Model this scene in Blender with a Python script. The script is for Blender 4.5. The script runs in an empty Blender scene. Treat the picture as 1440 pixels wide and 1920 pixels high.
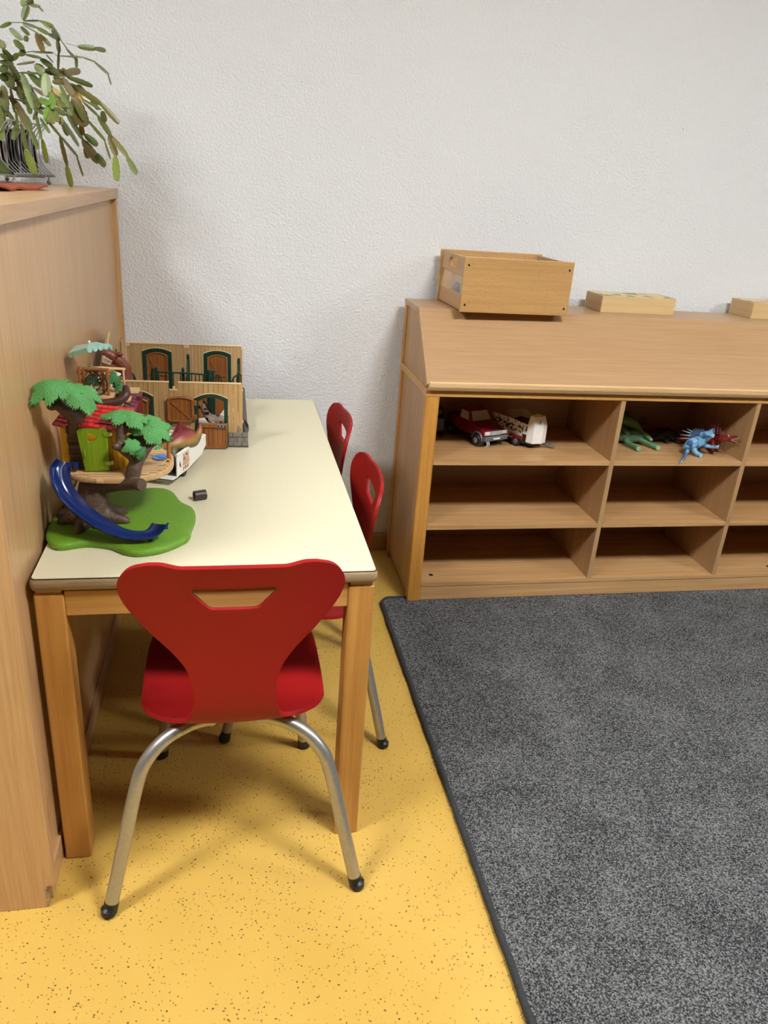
import bpy, bmesh, math, random
from mathutils import Vector, Matrix, Euler

# ---------------------------------------------------------------- camera, world, lights, exposure
scene = bpy.context.scene
COL = scene.collection
cam_data = bpy.data.cameras.new('camera')
cam = bpy.data.objects.new('camera', cam_data)
COL.objects.link(cam)
cam_data.sensor_fit = 'VERTICAL'
cam_data.sensor_height = 36.0
cam_data.sensor_width = 27.0
cam_data.lens = 26.866
cam_data.clip_start = 0.02
_r = Vector((0.98053941, -0.18338437, 0.07009025))
_u = Vector((0.00905254, 0.39887, 0.9169628))
_f = Vector((0.19611354, 0.89848367, -0.39276785))
cam.matrix_world = Matrix(((_r.x, _u.x, -_f.x, -0.0152), (_r.y, _u.y, -_f.y, -2.5567), (_r.z, _u.z, -_f.z, 1.2862), (0, 0, 0, 1)))
scene.camera = cam

world = bpy.data.worlds.new('room_air')
scene.world = world
world.use_nodes = True
world.node_tree.nodes['Background'].inputs[0].default_value = (0.9, 0.95, 1.0, 1)
world.node_tree.nodes['Background'].inputs[1].default_value = 0.01

CEIL = 2.75
LAMPS = [(-1.35, -2.10, 56), (1.10, -2.25, 66), (3.55, -2.25, 56)]
for i, (lx, ly, pw) in enumerate(LAMPS):
    ld = bpy.data.lights.new('ceiling_lamp_light', 'AREA')
    ld.shape = 'RECTANGLE'
    ld.size = 0.60
    ld.size_y = 0.34
    ld.energy = pw
    ld.color = (0.935, 0.97, 1.0)
    lo = bpy.data.objects.new('ceiling_lamp_light', ld)
    COL.objects.link(lo)
    lo.location = (lx, ly, CEIL - 0.085)

vs = scene.view_settings
vs.view_transform = 'Standard'
vs.look = 'None'
vs.gamma = 1.0
vs.use_curve_mapping = False
vs.exposure = 0.0

random.seed(7)
PI = math.pi

# ---------------------------------------------------------------- materials
def S(r, g, b):
    def c(v):
        v /= 255.0
        return v / 12.92 if v <= 0.04045 else ((v + 0.055) / 1.055) ** 2.4
    return (c(r), c(g), c(b), 1.0)

def base_mat(name):
    m = bpy.data.materials.new(name)
    m.use_nodes = True
    nt = m.node_tree
    b = nt.nodes['Principled BSDF']
    return m, nt, b

def nd(nt, kind, **kw):
    n = nt.nodes.new(kind)
    for k, v in kw.items():
        if hasattr(n, k):
            setattr(n, k, v)
        else:
            n.inputs[k].default_value = v
    return n

def ramp(nt, fac, stops):
    r = nt.nodes.new('ShaderNodeValToRGB')
    e = r.color_ramp.elements
    e[0].position, e[0].color = stops[0]
    e[1].position, e[1].color = stops[-1]
    for p_, c_ in stops[1:-1]:
        k = e.new(p_); k.color = c_
    nt.links.new(fac, r.inputs['Fac'])
    return r

def coords(nt, scale=(1, 1, 1), rot=(0, 0, 0)):
    t = nt.nodes.new('ShaderNodeTexCoord')
    mp = nt.nodes.new('ShaderNodeMapping')
    mp.inputs['Scale'].default_value = scale
    mp.inputs['Rotation'].default_value = rot
    nt.links.new(t.outputs['Object'], mp.inputs['Vector'])
    return mp.outputs['Vector']

def bump(nt, b, height, strength, dist=0.001):
    n = nt.nodes.new('ShaderNodeBump')
    n.inputs['Strength'].default_value = strength
    n.inputs['Distance'].default_value = dist
    nt.links.new(height, n.inputs['Height'])
    nt.links.new(n.outputs['Normal'], b.inputs['Normal'])

def plain(name, col, rough=0.45, var=0.08, scale=60, metal=0.0, bumpd=0.0, spec=0.5):
    """a moulded or painted surface with slight mottling"""
    m, nt, b = base_mat(name)
    n = nd(nt, 'ShaderNodeTexNoise', Scale=scale, Detail=4.0)
    nt.links.new(coords(nt), n.inputs['Vector'])
    lo = tuple(c * (1 - var) for c in col[:3]) + (1,)
    hi = tuple(min(1, c * (1 + var)) for c in col[:3]) + (1,)
    r = ramp(nt, n.outputs['Fac'], [(0.3, lo), (0.7, hi)])
    nt.links.new(r.outputs['Color'], b.inputs['Base Color'])
    b.inputs['Roughness'].default_value = rough
    b.inputs['Metallic'].default_value = metal
    b.inputs['Specular IOR Level'].default_value = spec
    if bumpd:
        bump(nt, b, n.outputs['Fac'], 0.6, bumpd)
    return m

def wood(name, dark, light, axis='z', fine=90, rough=0.42, flecks=0.0, coat=0.0):
    """wood grain running along one axis of the object"""
    m, nt, b = base_mat(name)
    st = {'x': (0.03, 1, 1), 'y': (1, 0.03, 1), 'z': (1, 1, 0.03)}[axis]
    v1 = coords(nt, tuple(s * fine for s in st))
    n1 = nd(nt, 'ShaderNodeTexNoise', Scale=1.0, Detail=6.0, Roughness=0.65)
    nt.links.new(v1, n1.inputs['Vector'])
    v2 = coords(nt, tuple(s * fine * 0.13 for s in st))
    n2 = nd(nt, 'ShaderNodeTexNoise', Scale=1.0, Detail=3.0, Distortion=0.6)
    nt.links.new(v2, n2.inputs['Vector'])
    mx = nd(nt, 'ShaderNodeMath', operation='MULTIPLY_ADD')
    nt.links.new(n1.outputs['Fac'], mx.inputs[0]); mx.inputs[1].default_value = 0.75
    sc = nd(nt, 'ShaderNodeMath', operation='MULTIPLY'); sc.inputs[1].default_value = 0.25
    nt.links.new(n2.outputs['Fac'], sc.inputs[0])
    nt.links.new(sc.outputs[0], mx.inputs[2])
    r = ramp(nt, mx.outputs[0], [(0.33, dark), (0.66, light)])
    out = r.outputs['Color']
    if flecks:
        v3 = coords(nt, tuple((420 if s > 0.5 else 60) for s in st))
        n3 = nd(nt, 'ShaderNodeTexNoise', Scale=1.0, Detail=1.0)
        nt.links.new(v3, n3.inputs['Vector'])
        r3 = ramp(nt, n3.outputs['Fac'], [(0.60, (0, 0, 0, 1)), (0.70, (1, 1, 1, 1))])
        f3 = nd(nt, 'ShaderNodeMath', operation='MULTIPLY'); f3.inputs[1].default_value = flecks
        nt.links.new(r3.outputs['Color'], f3.inputs[0])
        mc = nt.nodes.new('ShaderNodeMixRGB')
        mc.inputs['Color2'].default_value = tuple(c * 0.62 for c in dark[:3]) + (1,)
        nt.links.new(f3.outputs[0], mc.inputs['Fac'])
        nt.links.new(out, mc.inputs['Color1'])
        out = mc.outputs['Color']
    nt.links.new(out, b.inputs['Base Color'])
    b.inputs['Roughness'].default_value = rough
    b.inputs['Coat Weight'].default_value = coat
    b.inputs['Coat Roughness'].default_value = 0.25
    bump(nt, b, n1.outputs['Fac'], 0.12, 0.0006)
    return m

def wall_mat():
    m, nt, b = base_mat('woodchip_wallpaper')
    v = coords(nt)
    n1 = nd(nt, 'ShaderNodeTexNoise', Scale=150.0, Detail=3.0, Roughness=0.6)
    n2 = nd(nt, 'ShaderNodeTexVoronoi', Scale=120.0)
    n3 = nd(nt, 'ShaderNodeTexNoise', Scale=34.0, Detail=2.0)
    for n in (n1, n2, n3):
        nt.links.new(v, n.inputs['Vector'])
    r1 = ramp(nt, n1.outputs['Fac'], [(0.38, (0, 0, 0, 1)), (0.74, (1, 1, 1, 1))])
    a = nd(nt, 'ShaderNodeMath', operation='MULTIPLY_ADD')
    nt.links.new(n2.outputs['Distance'], a.inputs[0]); a.inputs[1].default_value = -0.35
    nt.links.new(r1.outputs['Color'], a.inputs[2])
    a2 = nd(nt, 'ShaderNodeMath', operation='MULTIPLY_ADD')
    nt.links.new(n3.outputs['Fac'], a2.inputs[0]); a2.inputs[1].default_value = 0.5
    nt.links.new(a.outputs[0], a2.inputs[2])
    bump(nt, b, a2.outputs[0], 0.65, 0.0029)
    sp = nd(nt, 'ShaderNodeTexVoronoi', Scale=9.0)
    nt.links.new(v, sp.inputs['Vector'])
    rs = ramp(nt, sp.outputs['Distance'], [(0.012, S(120, 118, 112)), (0.016, (0.80, 0.808, 0.812, 1))])
    nt.links.new(rs.outputs['Color'], b.inputs['Base Color'])
    b.inputs['Roughness'].default_value = 0.85
    return m

def floor_mat():
    m, nt, b = base_mat('yellow_speckled_rubber')
    v = coords(nt)
    big = nd(nt, 'ShaderNodeTexNoise', Scale=3.0, Detail=3.0)
    nt.links.new(v, big.inputs['Vector'])
    r0 = ramp(nt, big.outputs['Fac'], [(0.3, S(197, 158, 72)), (0.7, S(206, 168, 84))])
    warp = nd(nt, 'ShaderNodeTexNoise', Scale=160.0, Detail=1.0)
    nt.links.new(v, warp.inputs['Vector'])
    wv = nd(nt, 'ShaderNodeVectorMath', operation='SCALE'); wv.inputs['Scale'].default_value = 0.004
    nt.links.new(warp.outputs['Color'], wv.inputs[0])
    cl = nd(nt, 'ShaderNodeTexNoise', Scale=9.0, Detail=3.0)
    nt.links.new(v, cl.inputs['Vector'])
    col = r0.outputs['Color']
    for scl, rot_, thr, dens, shade in (((95, 150, 1), 0.5, 0.19, 0.50, S(70, 52, 22)), ((160, 100, 1), 0.9, 0.175, 0.50, S(86, 64, 28)), ((190, 120, 1), -0.4, 0.18, 0.52, S(124, 92, 40))):
        av = nd(nt, 'ShaderNodeVectorMath', operation='ADD')
        nt.links.new(v, av.inputs[0]); nt.links.new(wv.outputs[0], av.inputs[1])
        mp = nt.nodes.new('ShaderNodeMapping')
        mp.inputs['Scale'].default_value = scl
        mp.inputs['Rotation'].default_value = (0, 0, rot_)
        nt.links.new(av.outputs[0], mp.inputs['Vector'])
        vo = nd(nt, 'ShaderNodeTexVoronoi', Scale=1.0)
        nt.links.new(mp.outputs['Vector'], vo.inputs['Vector'])
        rr = ramp(nt, vo.outputs['Distance'], [(thr * 0.8, (1, 1, 1, 1)), (thr, (0, 0, 0, 1))])
        sep = nt.nodes.new('ShaderNodeSeparateColor')
        nt.links.new(vo.outputs['Color'], sep.inputs[0])
        ad = nd(nt, 'ShaderNodeMath', operation='MULTIPLY_ADD'); ad.inputs[1].default_value = 1.3
        nt.links.new(cl.outputs['Fac'], ad.inputs[0]); nt.links.new(sep.outputs[0], ad.inputs[2])
        gt = nd(nt, 'ShaderNodeMath', operation='GREATER_THAN'); gt.inputs[1].default_value = dens + 0.78
        nt.links.new(ad.outputs[0], gt.inputs[0])
        mu = nd(nt, 'ShaderNodeMath', operation='MULTIPLY')
        nt.links.new(gt.outputs[0], mu.inputs[0]); nt.links.new(rr.outputs['Color'], mu.inputs[1])
        mc = nt.nodes.new('ShaderNodeMixRGB')
        mc.inputs['Color2'].default_value = shade
        nt.links.new(mu.outputs[0], mc.inputs['Fac'])
        nt.links.new(col, mc.inputs['Color1'])
        col = mc.outputs['Color']
    nt.links.new(col, b.inputs['Base Color'])
    b.inputs['Roughness'].default_value = 0.42
    b.inputs['Specular IOR Level'].default_value = 0.35
    bump(nt, b, warp.outputs['Fac'], 0.05, 0.0005)
    return m

def carpet_mat():
    m, nt, b = base_mat('grey_mottled_carpet')
    v = coords(nt)
    n1 = nd(nt, 'ShaderNodeTexNoise', Scale=300.0, Detail=3.0, Roughness=0.7)
    n2 = nd(nt, 'ShaderNodeTexNoise', Scale=8.0, Detail=3.0)
    n3 = nd(nt, 'ShaderNodeTexVoronoi', Scale=420.0)
    for n in (n1, n2, n3):
        nt.links.new(v, n.inputs['Vector'])
    a = nd(nt, 'ShaderNodeMath', operation='MULTIPLY_ADD'); a.inputs[1].default_value = 0.12
    nt.links.new(n2.outputs['Fac'], a.inputs[0]); nt.links.new(n1.outputs['Fac'], a.inputs[2])
    r = ramp(nt, a.outputs[0], [(0.43, S(34, 34, 35)), (0.55, S(88, 88, 88)), (0.68, S(156, 156, 155))])
    nt.links.new(r.outputs['Color'], b.inputs['Base Color'])
    b.inputs['Roughness'].default_value = 0.95
    b.inputs['Specular IOR Level'].default_value = 0.1
    s = nd(nt, 'ShaderNodeMath', operation='SUBTRACT')
    nt.links.new(n1.outputs['Fac'], s.inputs[0]); nt.links.new(n3.outputs['Distance'], s.inputs[1])
    bump(nt, b, s.outputs[0], 0.9, 0.004)
    return m

def laminate_mat():
    m, nt, b = base_mat('cream_laminate')
    v = coords(nt)
    n1 = nd(nt, 'ShaderNodeTexNoise', Scale=700.0, Detail=1.0)
    nt.links.new(v, n1.inputs['Vector'])
    r = ramp(nt, n1.outputs['Fac'], [(0.36, S(206, 197, 164)), (0.6, S(222, 215, 186))])
    nt.links.new(r.outputs['Color'], b.inputs['Base Color'])
    b.inputs['Roughness'].default_value = 0.36
    b.inputs['Specular IOR Level'].default_value = 0.4
    return m

def banded(name, stops, axis, lo, hi, rough=0.5, noise=0.12, bumpd=0.0008, scale=90):
    """paint that changes along one axis of the object, blurred by noise"""
    m, nt, b = base_mat(name)
    t = nt.nodes.new('ShaderNodeTexCoord')
    sx = nt.nodes.new('ShaderNodeSeparateXYZ')
    nt.links.new(t.outputs['Object'], sx.inputs[0])
    mr = nt.nodes.new('ShaderNodeMapRange')
    mr.inputs['From Min'].default_value = lo
    mr.inputs['From Max'].default_value = hi
    nt.links.new(sx.outputs['XYZ'.index(axis.upper())], mr.inputs['Value'])
    n = nd(nt, 'ShaderNodeTexNoise', Scale=scale, Detail=3.0)
    nt.links.new(t.outputs['Object'], n.inputs['Vector'])
    a = nd(nt, 'ShaderNodeMath', operation='MULTIPLY_ADD'); a.inputs[1].default_value = noise
    nt.links.new(n.outputs['Fac'], a.inputs[0]); nt.links.new(mr.outputs['Result'], a.inputs[2])
    r = ramp(nt, a.outputs[0], stops)
    nt.links.new(r.outputs['Color'], b.inputs['Base Color'])
    b.inputs['Roughness'].default_value = rough
    bump(nt, b, n.outputs['Fac'], 0.5, bumpd)
    return m

def patched(name, c1, c2, scale, thr=0.5, rough=0.5):
    m, nt, b = base_mat(name)
    n = nd(nt, 'ShaderNodeTexNoise', Scale=scale, Detail=1.5)
    nt.links.new(coords(nt), n.inputs['Vector'])
    r = ramp(nt, n.outputs['Fac'], [(thr - 0.015, c1), (thr + 0.015, c2)])
    nt.links.new(r.outputs['Color'], b.inputs['Base Color'])
    b.inputs['Roughness'].default_value = rough
    return m

def clear_mat(name, col=(0.9, 0.95, 1, 1), alpha=0.25, rough=0.08):
    m, nt, b = base_mat(name)
    n = nd(nt, 'ShaderNodeTexNoise', Scale=40.0)
    nt.links.new(coords(nt), n.inputs['Vector'])
    r = ramp(nt, n.outputs['Fac'], [(0.3, tuple(c * 0.9 for c in col[:3]) + (1,)), (0.7, col)])
    nt.links.new(r.outputs['Color'], b.inputs['Base Color'])
    b.inputs['Alpha'].default_value = alpha
    b.inputs['Roughness'].default_value = rough
    return m

M = {}
M['wall'] = wall_mat()
M['floor'] = floor_mat()
M['carpet'] = carpet_mat()
M['binding'] = plain('dark_carpet_binding', S(48, 49, 50), 0.9, 0.3, 220, bumpd=0.001)
M['ceiling'] = plain('white_ceiling_paint', S(200, 200, 198), 0.9, 0.02, 20)
M['laminate'] = laminate_mat()
M['edge'] = wood('worn_beech_edge', S(108, 88, 62), S(178, 152, 116), 'x', 70, 0.6, 0.3)
M['edge_y'] = wood('worn_beech_edge_long', S(120, 92, 60), S(190, 158, 116), 'y', 70, 0.6, 0.3)
M['amber_z'] = wood('amber_varnished_beech_upright', S(162, 108, 48), S(198, 146, 76), 'z', 80, 0.4, 0.12, 0.2)
M['amber_x'] = wood('amber_varnished_beech_rail', S(168, 118, 58), S(206, 158, 92), 'x', 80, 0.4, 0.12, 0.2)
M['amber_y'] = wood('amber_varnished_beech_side_rail', S(168, 118, 58), S(206, 158, 92), 'y', 80, 0.4, 0.12, 0.2)
M['cab'] = wood('beech_laminate_upright', S(182, 142, 96), S(208, 170, 124), 'z', 150, 0.36, 0.0, 0.1)
M['cab_y'] = wood('beech_laminate_top', S(178, 138, 94), S(206, 166, 120), 'y', 120, 0.34, 0.0, 0.1)
M['ply_x'] = wood('oiled_birch_long_grain', S(168, 132, 92), S(184, 148, 108), 'x', 150, 0.36, 0.06)
M['ply_z'] = wood('oiled_birch_upright_grain', S(156, 120, 80), S(188, 150, 106), 'z', 90, 0.45, 0.1)
M['ply_pale'] = wood('pale_birch_edge', S(196, 158, 108), S(228, 192, 144), 'x', 60, 0.5, 0.1)
M['shelf_x'] = wood('golden_birch_board', S(170, 128, 80), S(206, 164, 114), 'x', 70, 0.4, 0.1, 0.1)
M['honey_z'] = wood('honey_beech_post', S(172, 112, 42), S(206, 150, 70), 'z', 80, 0.38, 0.25, 0.2)
M['honey_x'] = wood('honey_beech_board_edge', S(178, 122, 54), S(214, 164, 92), 'x', 80, 0.4, 0.2, 0.15)
M['crate'] = wood('beech_crate_board', S(172, 130, 78), S(202, 160, 104), 'x', 50, 0.42, 0.45)
M['crate_side'] = wood('beech_crate_end', S(180, 140, 96), S(204, 166, 120), 'y', 50, 0.45, 0.2)
M['box'] = wood('pale_pine_box', S(196, 164, 112), S(222, 194, 144), 'x', 60, 0.5, 0.1)
M['baseboard'] = wood('brown_baseboard', S(158, 112, 74), S(186, 138, 98), 'x', 70, 0.5)
M['red_shell'] = plain('red_plastic_shell', S(148, 20, 20), 0.48, 0.05, 300, bumpd=0.00012, spec=0.25)
M['alu'] = plain('silver_painted_tube', S(176, 174, 168), 0.33, 0.06, 120, metal=0.75)
M['black_rubber'] = plain('black_rubber', S(18, 18, 19), 0.45, 0.2)
M['black'] = plain('matt_black', S(12, 12, 12), 0.7, 0.2)

# ---------------------------------------------------------------- mesh helpers
class MB:
    def __init__(self):
        self.v, self.f = [], []

    def add(self, verts, faces):
        n = len(self.v)
        self.v += [Vector(p) for p in verts]
        self.f += [tuple(i + n for i in f) for f in faces]
        return self

    def box(self, x0, x1, y0, y1, z0, z1, mat=None):
        p = [(x, y, z) for z in (z0, z1) for y in (y0, y1) for x in (x0, x1)]
        if mat is not None:
            p = [mat @ Vector(q) for q in p]
        return self.add(p, [(0, 2, 3, 1), (4, 5, 7, 6), (0, 1, 5, 4), (1, 3, 7, 5), (3, 2, 6, 7), (2, 0, 4, 6)])

    def beam(self, a, b, w, h, up=(0, 0, 1)):
        """square bar from a to b"""
        a, b = Vector(a), Vector(b)
        d = (b - a).normalized()
        s = d.cross(Vector(up))
        if s.length < 1e-4:
            s = d.cross(Vector((0, 1, 0)))
        s.normalize()
        t = s.cross(d)
        p = [q + s * i * w / 2 + t * j * h / 2 for q in (a, b) for j in (-1, 1) for i in (-1, 1)]
        return self.add(p, [(0, 2, 3, 1), (4, 5, 7, 6), (0, 1, 5, 4), (1, 3, 7, 5), (3, 2, 6, 7), (2, 0, 4, 6)])

    def tube(self, pts, rad, n=10, caps=True, flat=1.0, round_caps=False):
        pts = [Vector(p) for p in pts]
        if not hasattr(rad, '__len__'):
            rad = [rad] * len(pts)
        rad = list(rad)
        if round_caps:
            d0 = (pts[0] - pts[1]).normalized()
            d1 = (pts[-1] - pts[-2]).normalized()
            pre = [(pts[0] + d0 * rad[0] * k, rad[0] * math.sqrt(max(0.02, 1 - k * k))) for k in (0.98, 0.8, 0.5)]
            post = [(pts[-1] + d1 * rad[-1] * k, rad[-1] * math.sqrt(max(0.02, 1 - k * k))) for k in (0.5, 0.8, 0.98)]
            pts = [q for q, _ in pre] + pts + [q for q, _ in post]
            rad = [q for _, q in pre] + rad + [q for _, q in post]
        m = len(pts)
        T = []
        for i in range(m):
            d = pts[min(i + 1, m - 1)] - pts[max(i - 1, 0)]
            T.append(d.normalized() if d.length > 1e-9 else Vector((0, 0, 1)))
        ref = Vector((0, 0, 1)) if abs(T[0].z) < 0.9 else Vector((1, 0, 0))
        nrm = (ref - T[0] * ref.dot(T[0])).normalized()
        vs_, fs = [], []
        for i in range(m):
            nrm = (nrm - T[i] * nrm.dot(T[i]))
            nrm = nrm.normalized() if nrm.length > 1e-6 else T[i].orthogonal().normalized()
            bi = T[i].cross(nrm)
            for k in range(n):
                a = 2 * PI * k / n
                vs_.append(pts[i] + (nrm * math.cos(a) * flat + bi * math.sin(a)) * rad[i])
        for i in range(m - 1):
            for k in range(n):
                k2 = (k + 1) % n
                fs.append((i * n + k, i * n + k2, (i + 1) * n + k2, (i + 1) * n + k))
        if caps:
            fs.append(tuple(range(n - 1, -1, -1)))
            fs.append(tuple((m - 1) * n + k for k in range(n)))
        return self.add(vs_, fs)

    def ball(self, c, r, n=12, m=8, sc=(1, 1, 1)):
        c = Vector(c)
        vs_ = [c + Vector((0, 0, r * sc[2]))]
        for j in range(1, m):
            t = PI * j / m
            for k in range(n):
                a = 2 * PI * k / n
                vs_.append(c + Vector((r * sc[0] * math.sin(t) * math.cos(a), r * sc[1] * math.sin(t) * math.sin(a), r * sc[2] * math.cos(t))))
        vs_.append(c - Vector((0, 0, r * sc[2])))
        fs = [(0, 1 + k, 1 + (k + 1) % n) for k in range(n)]
        for j in range(m - 2):
            for k in range(n):
                a, b2 = 1 + j * n + k, 1 + j * n + (k + 1) % n
                fs.append((a, a + n, b2 + n, b2))
        e = len(vs_) - 1
        fs += [(e, e - n + (k + 1) % n, e - n + k) for k in range(n)]
        return self.add(vs_, fs)

    def lathe(self, c, prof, n=20, axis='z'):
        c = Vector(c)
        vs_, fs = [], []
        for r, h in prof:
            for k in range(n):
                a = 2 * PI * k / n
                p_, q_ = r * math.cos(a), r * math.sin(a)
                vs_.append(c + Vector({'z': (p_, q_, h), 'y': (p_, h, q_), 'x': (h, p_, q_)}[axis]))
        m = len(prof)
        for i in range(m - 1):
            for k in range(n):
                k2 = (k + 1) % n
                fs.append((i * n + k, i * n + k2, (i + 1) * n + k2, (i + 1) * n + k))
        fs.append(tuple(range(n - 1, -1, -1)))
        fs.append(tuple((m - 1) * n + k for k in range(n)))
        return self.add(vs_, fs)

    def prism(self, poly, a, b):
        """poly: 3D points of one face; extruded by vector a->b offsets"""
        a, b = Vector(a), Vector(b)
        n = len(poly)
        vs_ = [Vector(q) + a for q in poly] + [Vector(q) + b for q in poly]
        fs = [tuple(range(n - 1, -1, -1)), tuple(range(n, 2 * n))]
        fs += [(i, (i + 1) % n, n + (i + 1) % n, n + i) for i in range(n)]
        return self.add(vs_, fs)

    def ring(self, c, R, r, axis='y', n=24, m=8):
        c = Vector(c)
        pts = []
        vs_, fs = [], []
        for i in range(n):
            a = 2 * PI * i / n
            for j in range(m):
                b = 2 * PI * j / m
                rr = R + r * math.cos(b)
                p_, q_, h = rr * math.cos(a), rr * math.sin(a), r * math.sin(b)
                vs_.append(c + Vector({'z': (p_, q_, h), 'y': (p_, h, q_), 'x': (h, p_, q_)}[axis]))
        for i in range(n):
            for j in range(m):
                i2, j2 = (i + 1) % n, (j + 1) % m
                fs.append((i * m + j, i2 * m + j, i2 * m + j2, i * m + j2))
        return self.add(vs_, fs)

    def mesh(self, name):
        me = bpy.data.meshes.new(name)
        me.from_pydata([tuple(p) for p in self.v], [], self.f)
        bm = bmesh.new()
        bm.from_mesh(me)
        bmesh.ops.recalc_face_normals(bm, faces=bm.faces)
        bm.to_mesh(me)
        bm.free()
        return me

    def build(self, name, mat, parent=None, bevel=0.0, smooth=False, seg=2):
        me = self.mesh(name)
        if bevel:
            bevel_mesh(me, bevel, seg)
        return link(name, me, mat, parent, smooth)

def bevel_mesh(me, w, seg=2, ang=25):
    bm = bmesh.new()
    bm.from_mesh(me)
    ed = [e for e in bm.edges if len(e.link_faces) == 2 and e.calc_face_angle(0) > math.radians(ang)]
    bmesh.ops.bevel(bm, geom=ed, offset=w, segments=seg, affect='EDGES', profile=0.5, clamp_overlap=True)
    bm.to_mesh(me)
    bm.free()

ORG = {}
def link(name, me, mat, parent=None, smooth=False):
    if isinstance(mat, str):
        mat = M[mat]
    me.materials.clear()
    me.materials.append(mat)
    o = bpy.data.objects.new(name, me)
    COL.objects.link(o)
    if parent is not None:
        off = ORG.get(parent.name, Vector((0, 0, 0)))
        me.transform(Matrix.Translation(-off))
        o.parent = parent
        ORG[o.name] = off
    if smooth:
        sm(me)
    return o

def sm(me, ang=40):
    for pl in me.polygons:
        pl.use_smooth = True
    bm = bmesh.new(); bm.from_mesh(me)
    for e in bm.edges:
        if len(e.link_faces) == 2 and e.calc_face_angle(0) > math.radians(ang):
            e.smooth = False
    bm.to_mesh(me); bm.free()

def tag(o, label, cat, group=None):
    o['label'] = label
    o['category'] = cat
    if group:
        o['group'] = group
    return o

def thing(name, loc, label, cat, group=None):
    o = bpy.data.objects.new(name, None)
    o.empty_display_size = 0.05
    COL.objects.link(o)
    o.location = loc
    ORG[o.name] = Vector(loc)
    return tag(o, label, cat, group)

def struct(o):
    o['kind'] = 'structure'
    return o

def rebase(o, loc):
    """move the origin of a one-mesh thing to its base"""
    o.data.transform(Matrix.Translation(-Vector(loc)))
    o.location = loc
    return o

def copy_tree(o, parent=None):
    c = o.copy()
    COL.objects.link(c)
    c.parent = parent
    for ch in list(o.children):
        copy_tree(ch, c)
    return c

def smooth_path(pts, k=6):
    """Catmull-Rom through points (any dimension)"""
    P_ = [Vector(q) for q in pts]
    P_ = [P_[0] * 2 - P_[1]] + P_ + [P_[-1] * 2 - P_[-2]]
    out = []
    for i in range(1, len(P_) - 2):
        for j in range(k):
            t = j / k
            a, b, c, d = P_[i - 1], P_[i], P_[i + 1], P_[i + 2]
            out.append(0.5 * ((2 * b) + (c - a) * t + (2 * a - 5 * b + 4 * c - d) * t * t + (3 * b - a - 3 * c + d) * t ** 3))
    out.append(P_[-2])
    return out

def interp(xs, x):
    """piecewise smooth lookup in [(x, y), ...]"""
    if x <= xs[0][0]:
        return xs[0][1]
    for (a, ya), (b, yb) in zip(xs, xs[1:]):
        if x <= b:
            t = (x - a) / (b - a)
            t = t * t * (3 - 2 * t) * 0.5 + t * 0.5
            return ya + (yb - ya) * t
    return xs[-1][1]

def plate(loops, depth, bev=0.0, mtx=None, name='plate'):
    """flat plate from 2D outlines (inner outlines are holes), thickness depth, centred on z = 0"""
    cu = bpy.data.curves.new(name, 'CURVE')
    cu.dimensions = '2D'
    cu.fill_mode = 'BOTH'
    cu.extrude = max(depth / 2 - bev, 0)
    cu.bevel_depth = bev
    cu.bevel_resolution = 1
    cu.offset = -bev
    for lp in loops:
        sp = cu.splines.new('POLY')
        sp.points.add(len(lp) - 1)
        for q, pnt in zip(lp, sp.points):
            pnt.co = (q[0], q[1], 0, 1)
        sp.use_cyclic_u = True
    ob = bpy.data.objects.new(name, cu)
    COL.objects.link(ob)
    bpy.context.view_layer.update()
    me = bpy.data.meshes.new_from_object(ob.evaluated_get(bpy.context.evaluated_depsgraph_get()))
    bpy.data.objects.remove(ob)
    bpy.data.curves.remove(cu)
    bm = bmesh.new(); bm.from_mesh(me)
    bmesh.ops.remove_doubles(bm, verts=bm.verts, dist=1e-6)
    bmesh.ops.recalc_face_normals(bm, faces=bm.faces)
    bm.to_mesh(me); bm.free()
    if mtx is not None:
        me.transform(mtx)
    return me

def frame(origin, ux, uy):
    """matrix taking plate (x, y, thickness) to world"""
    ux = Vector(ux).normalized(); uy = Vector(uy)
    uy = (uy - ux * uy.dot(ux)).normalized()
    n = ux.cross(uy)
    return Matrix(((ux.x, uy.x, n.x, origin[0]), (ux.y, uy.y, n.y, origin[1]), (ux.z, uy.z, n.z, origin[2]), (0, 0, 0, 1)))

def modded(me, *mods):
    """mesh after modifiers; mods = (type, {attr: value})"""
    ob = bpy.data.objects.new('tmp', me)
    COL.objects.link(ob)
    for ty, kw in mods:
        md = ob.modifiers.new(ty, ty)
        for k, v in kw.items():
            setattr(md, k, v)
    bpy.context.view_layer.update()
    r = bpy.data.meshes.new_from_object(ob.evaluated_get(bpy.context.evaluated_depsgraph_get()))
    bpy.data.objects.remove(ob)
    return r

def blob(name, chains, mat, parent=None, voxel=0.002, smooth_it=4, extra=None):
    """one continuous skin over tapered limbs; chain = [((x,y,z), r), ...]"""
    mb = MB()
    for ch in chains:
        k = 5 if len(ch) > 2 else 3
        path = smooth_path([tuple(q) for q, _ in ch], k)
        rr = smooth_path([(r, 0, 0) for _, r in ch], k)
        mb.tube(path, [max(0.0006, v.x) for v in rr], 10, True, 1.0, True)
    if extra:
        extra(mb)
    me = modded(mb.mesh(name), ('REMESH', dict(mode='VOXEL', voxel_size=voxel, use_smooth_shade=True)),
                ('SMOOTH', dict(factor=0.5, iterations=smooth_it)))
    me.name = name
    o = link(name, me, mat, parent)
    for pl in o.data.polygons:
        pl.use_smooth = True
    return o

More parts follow.
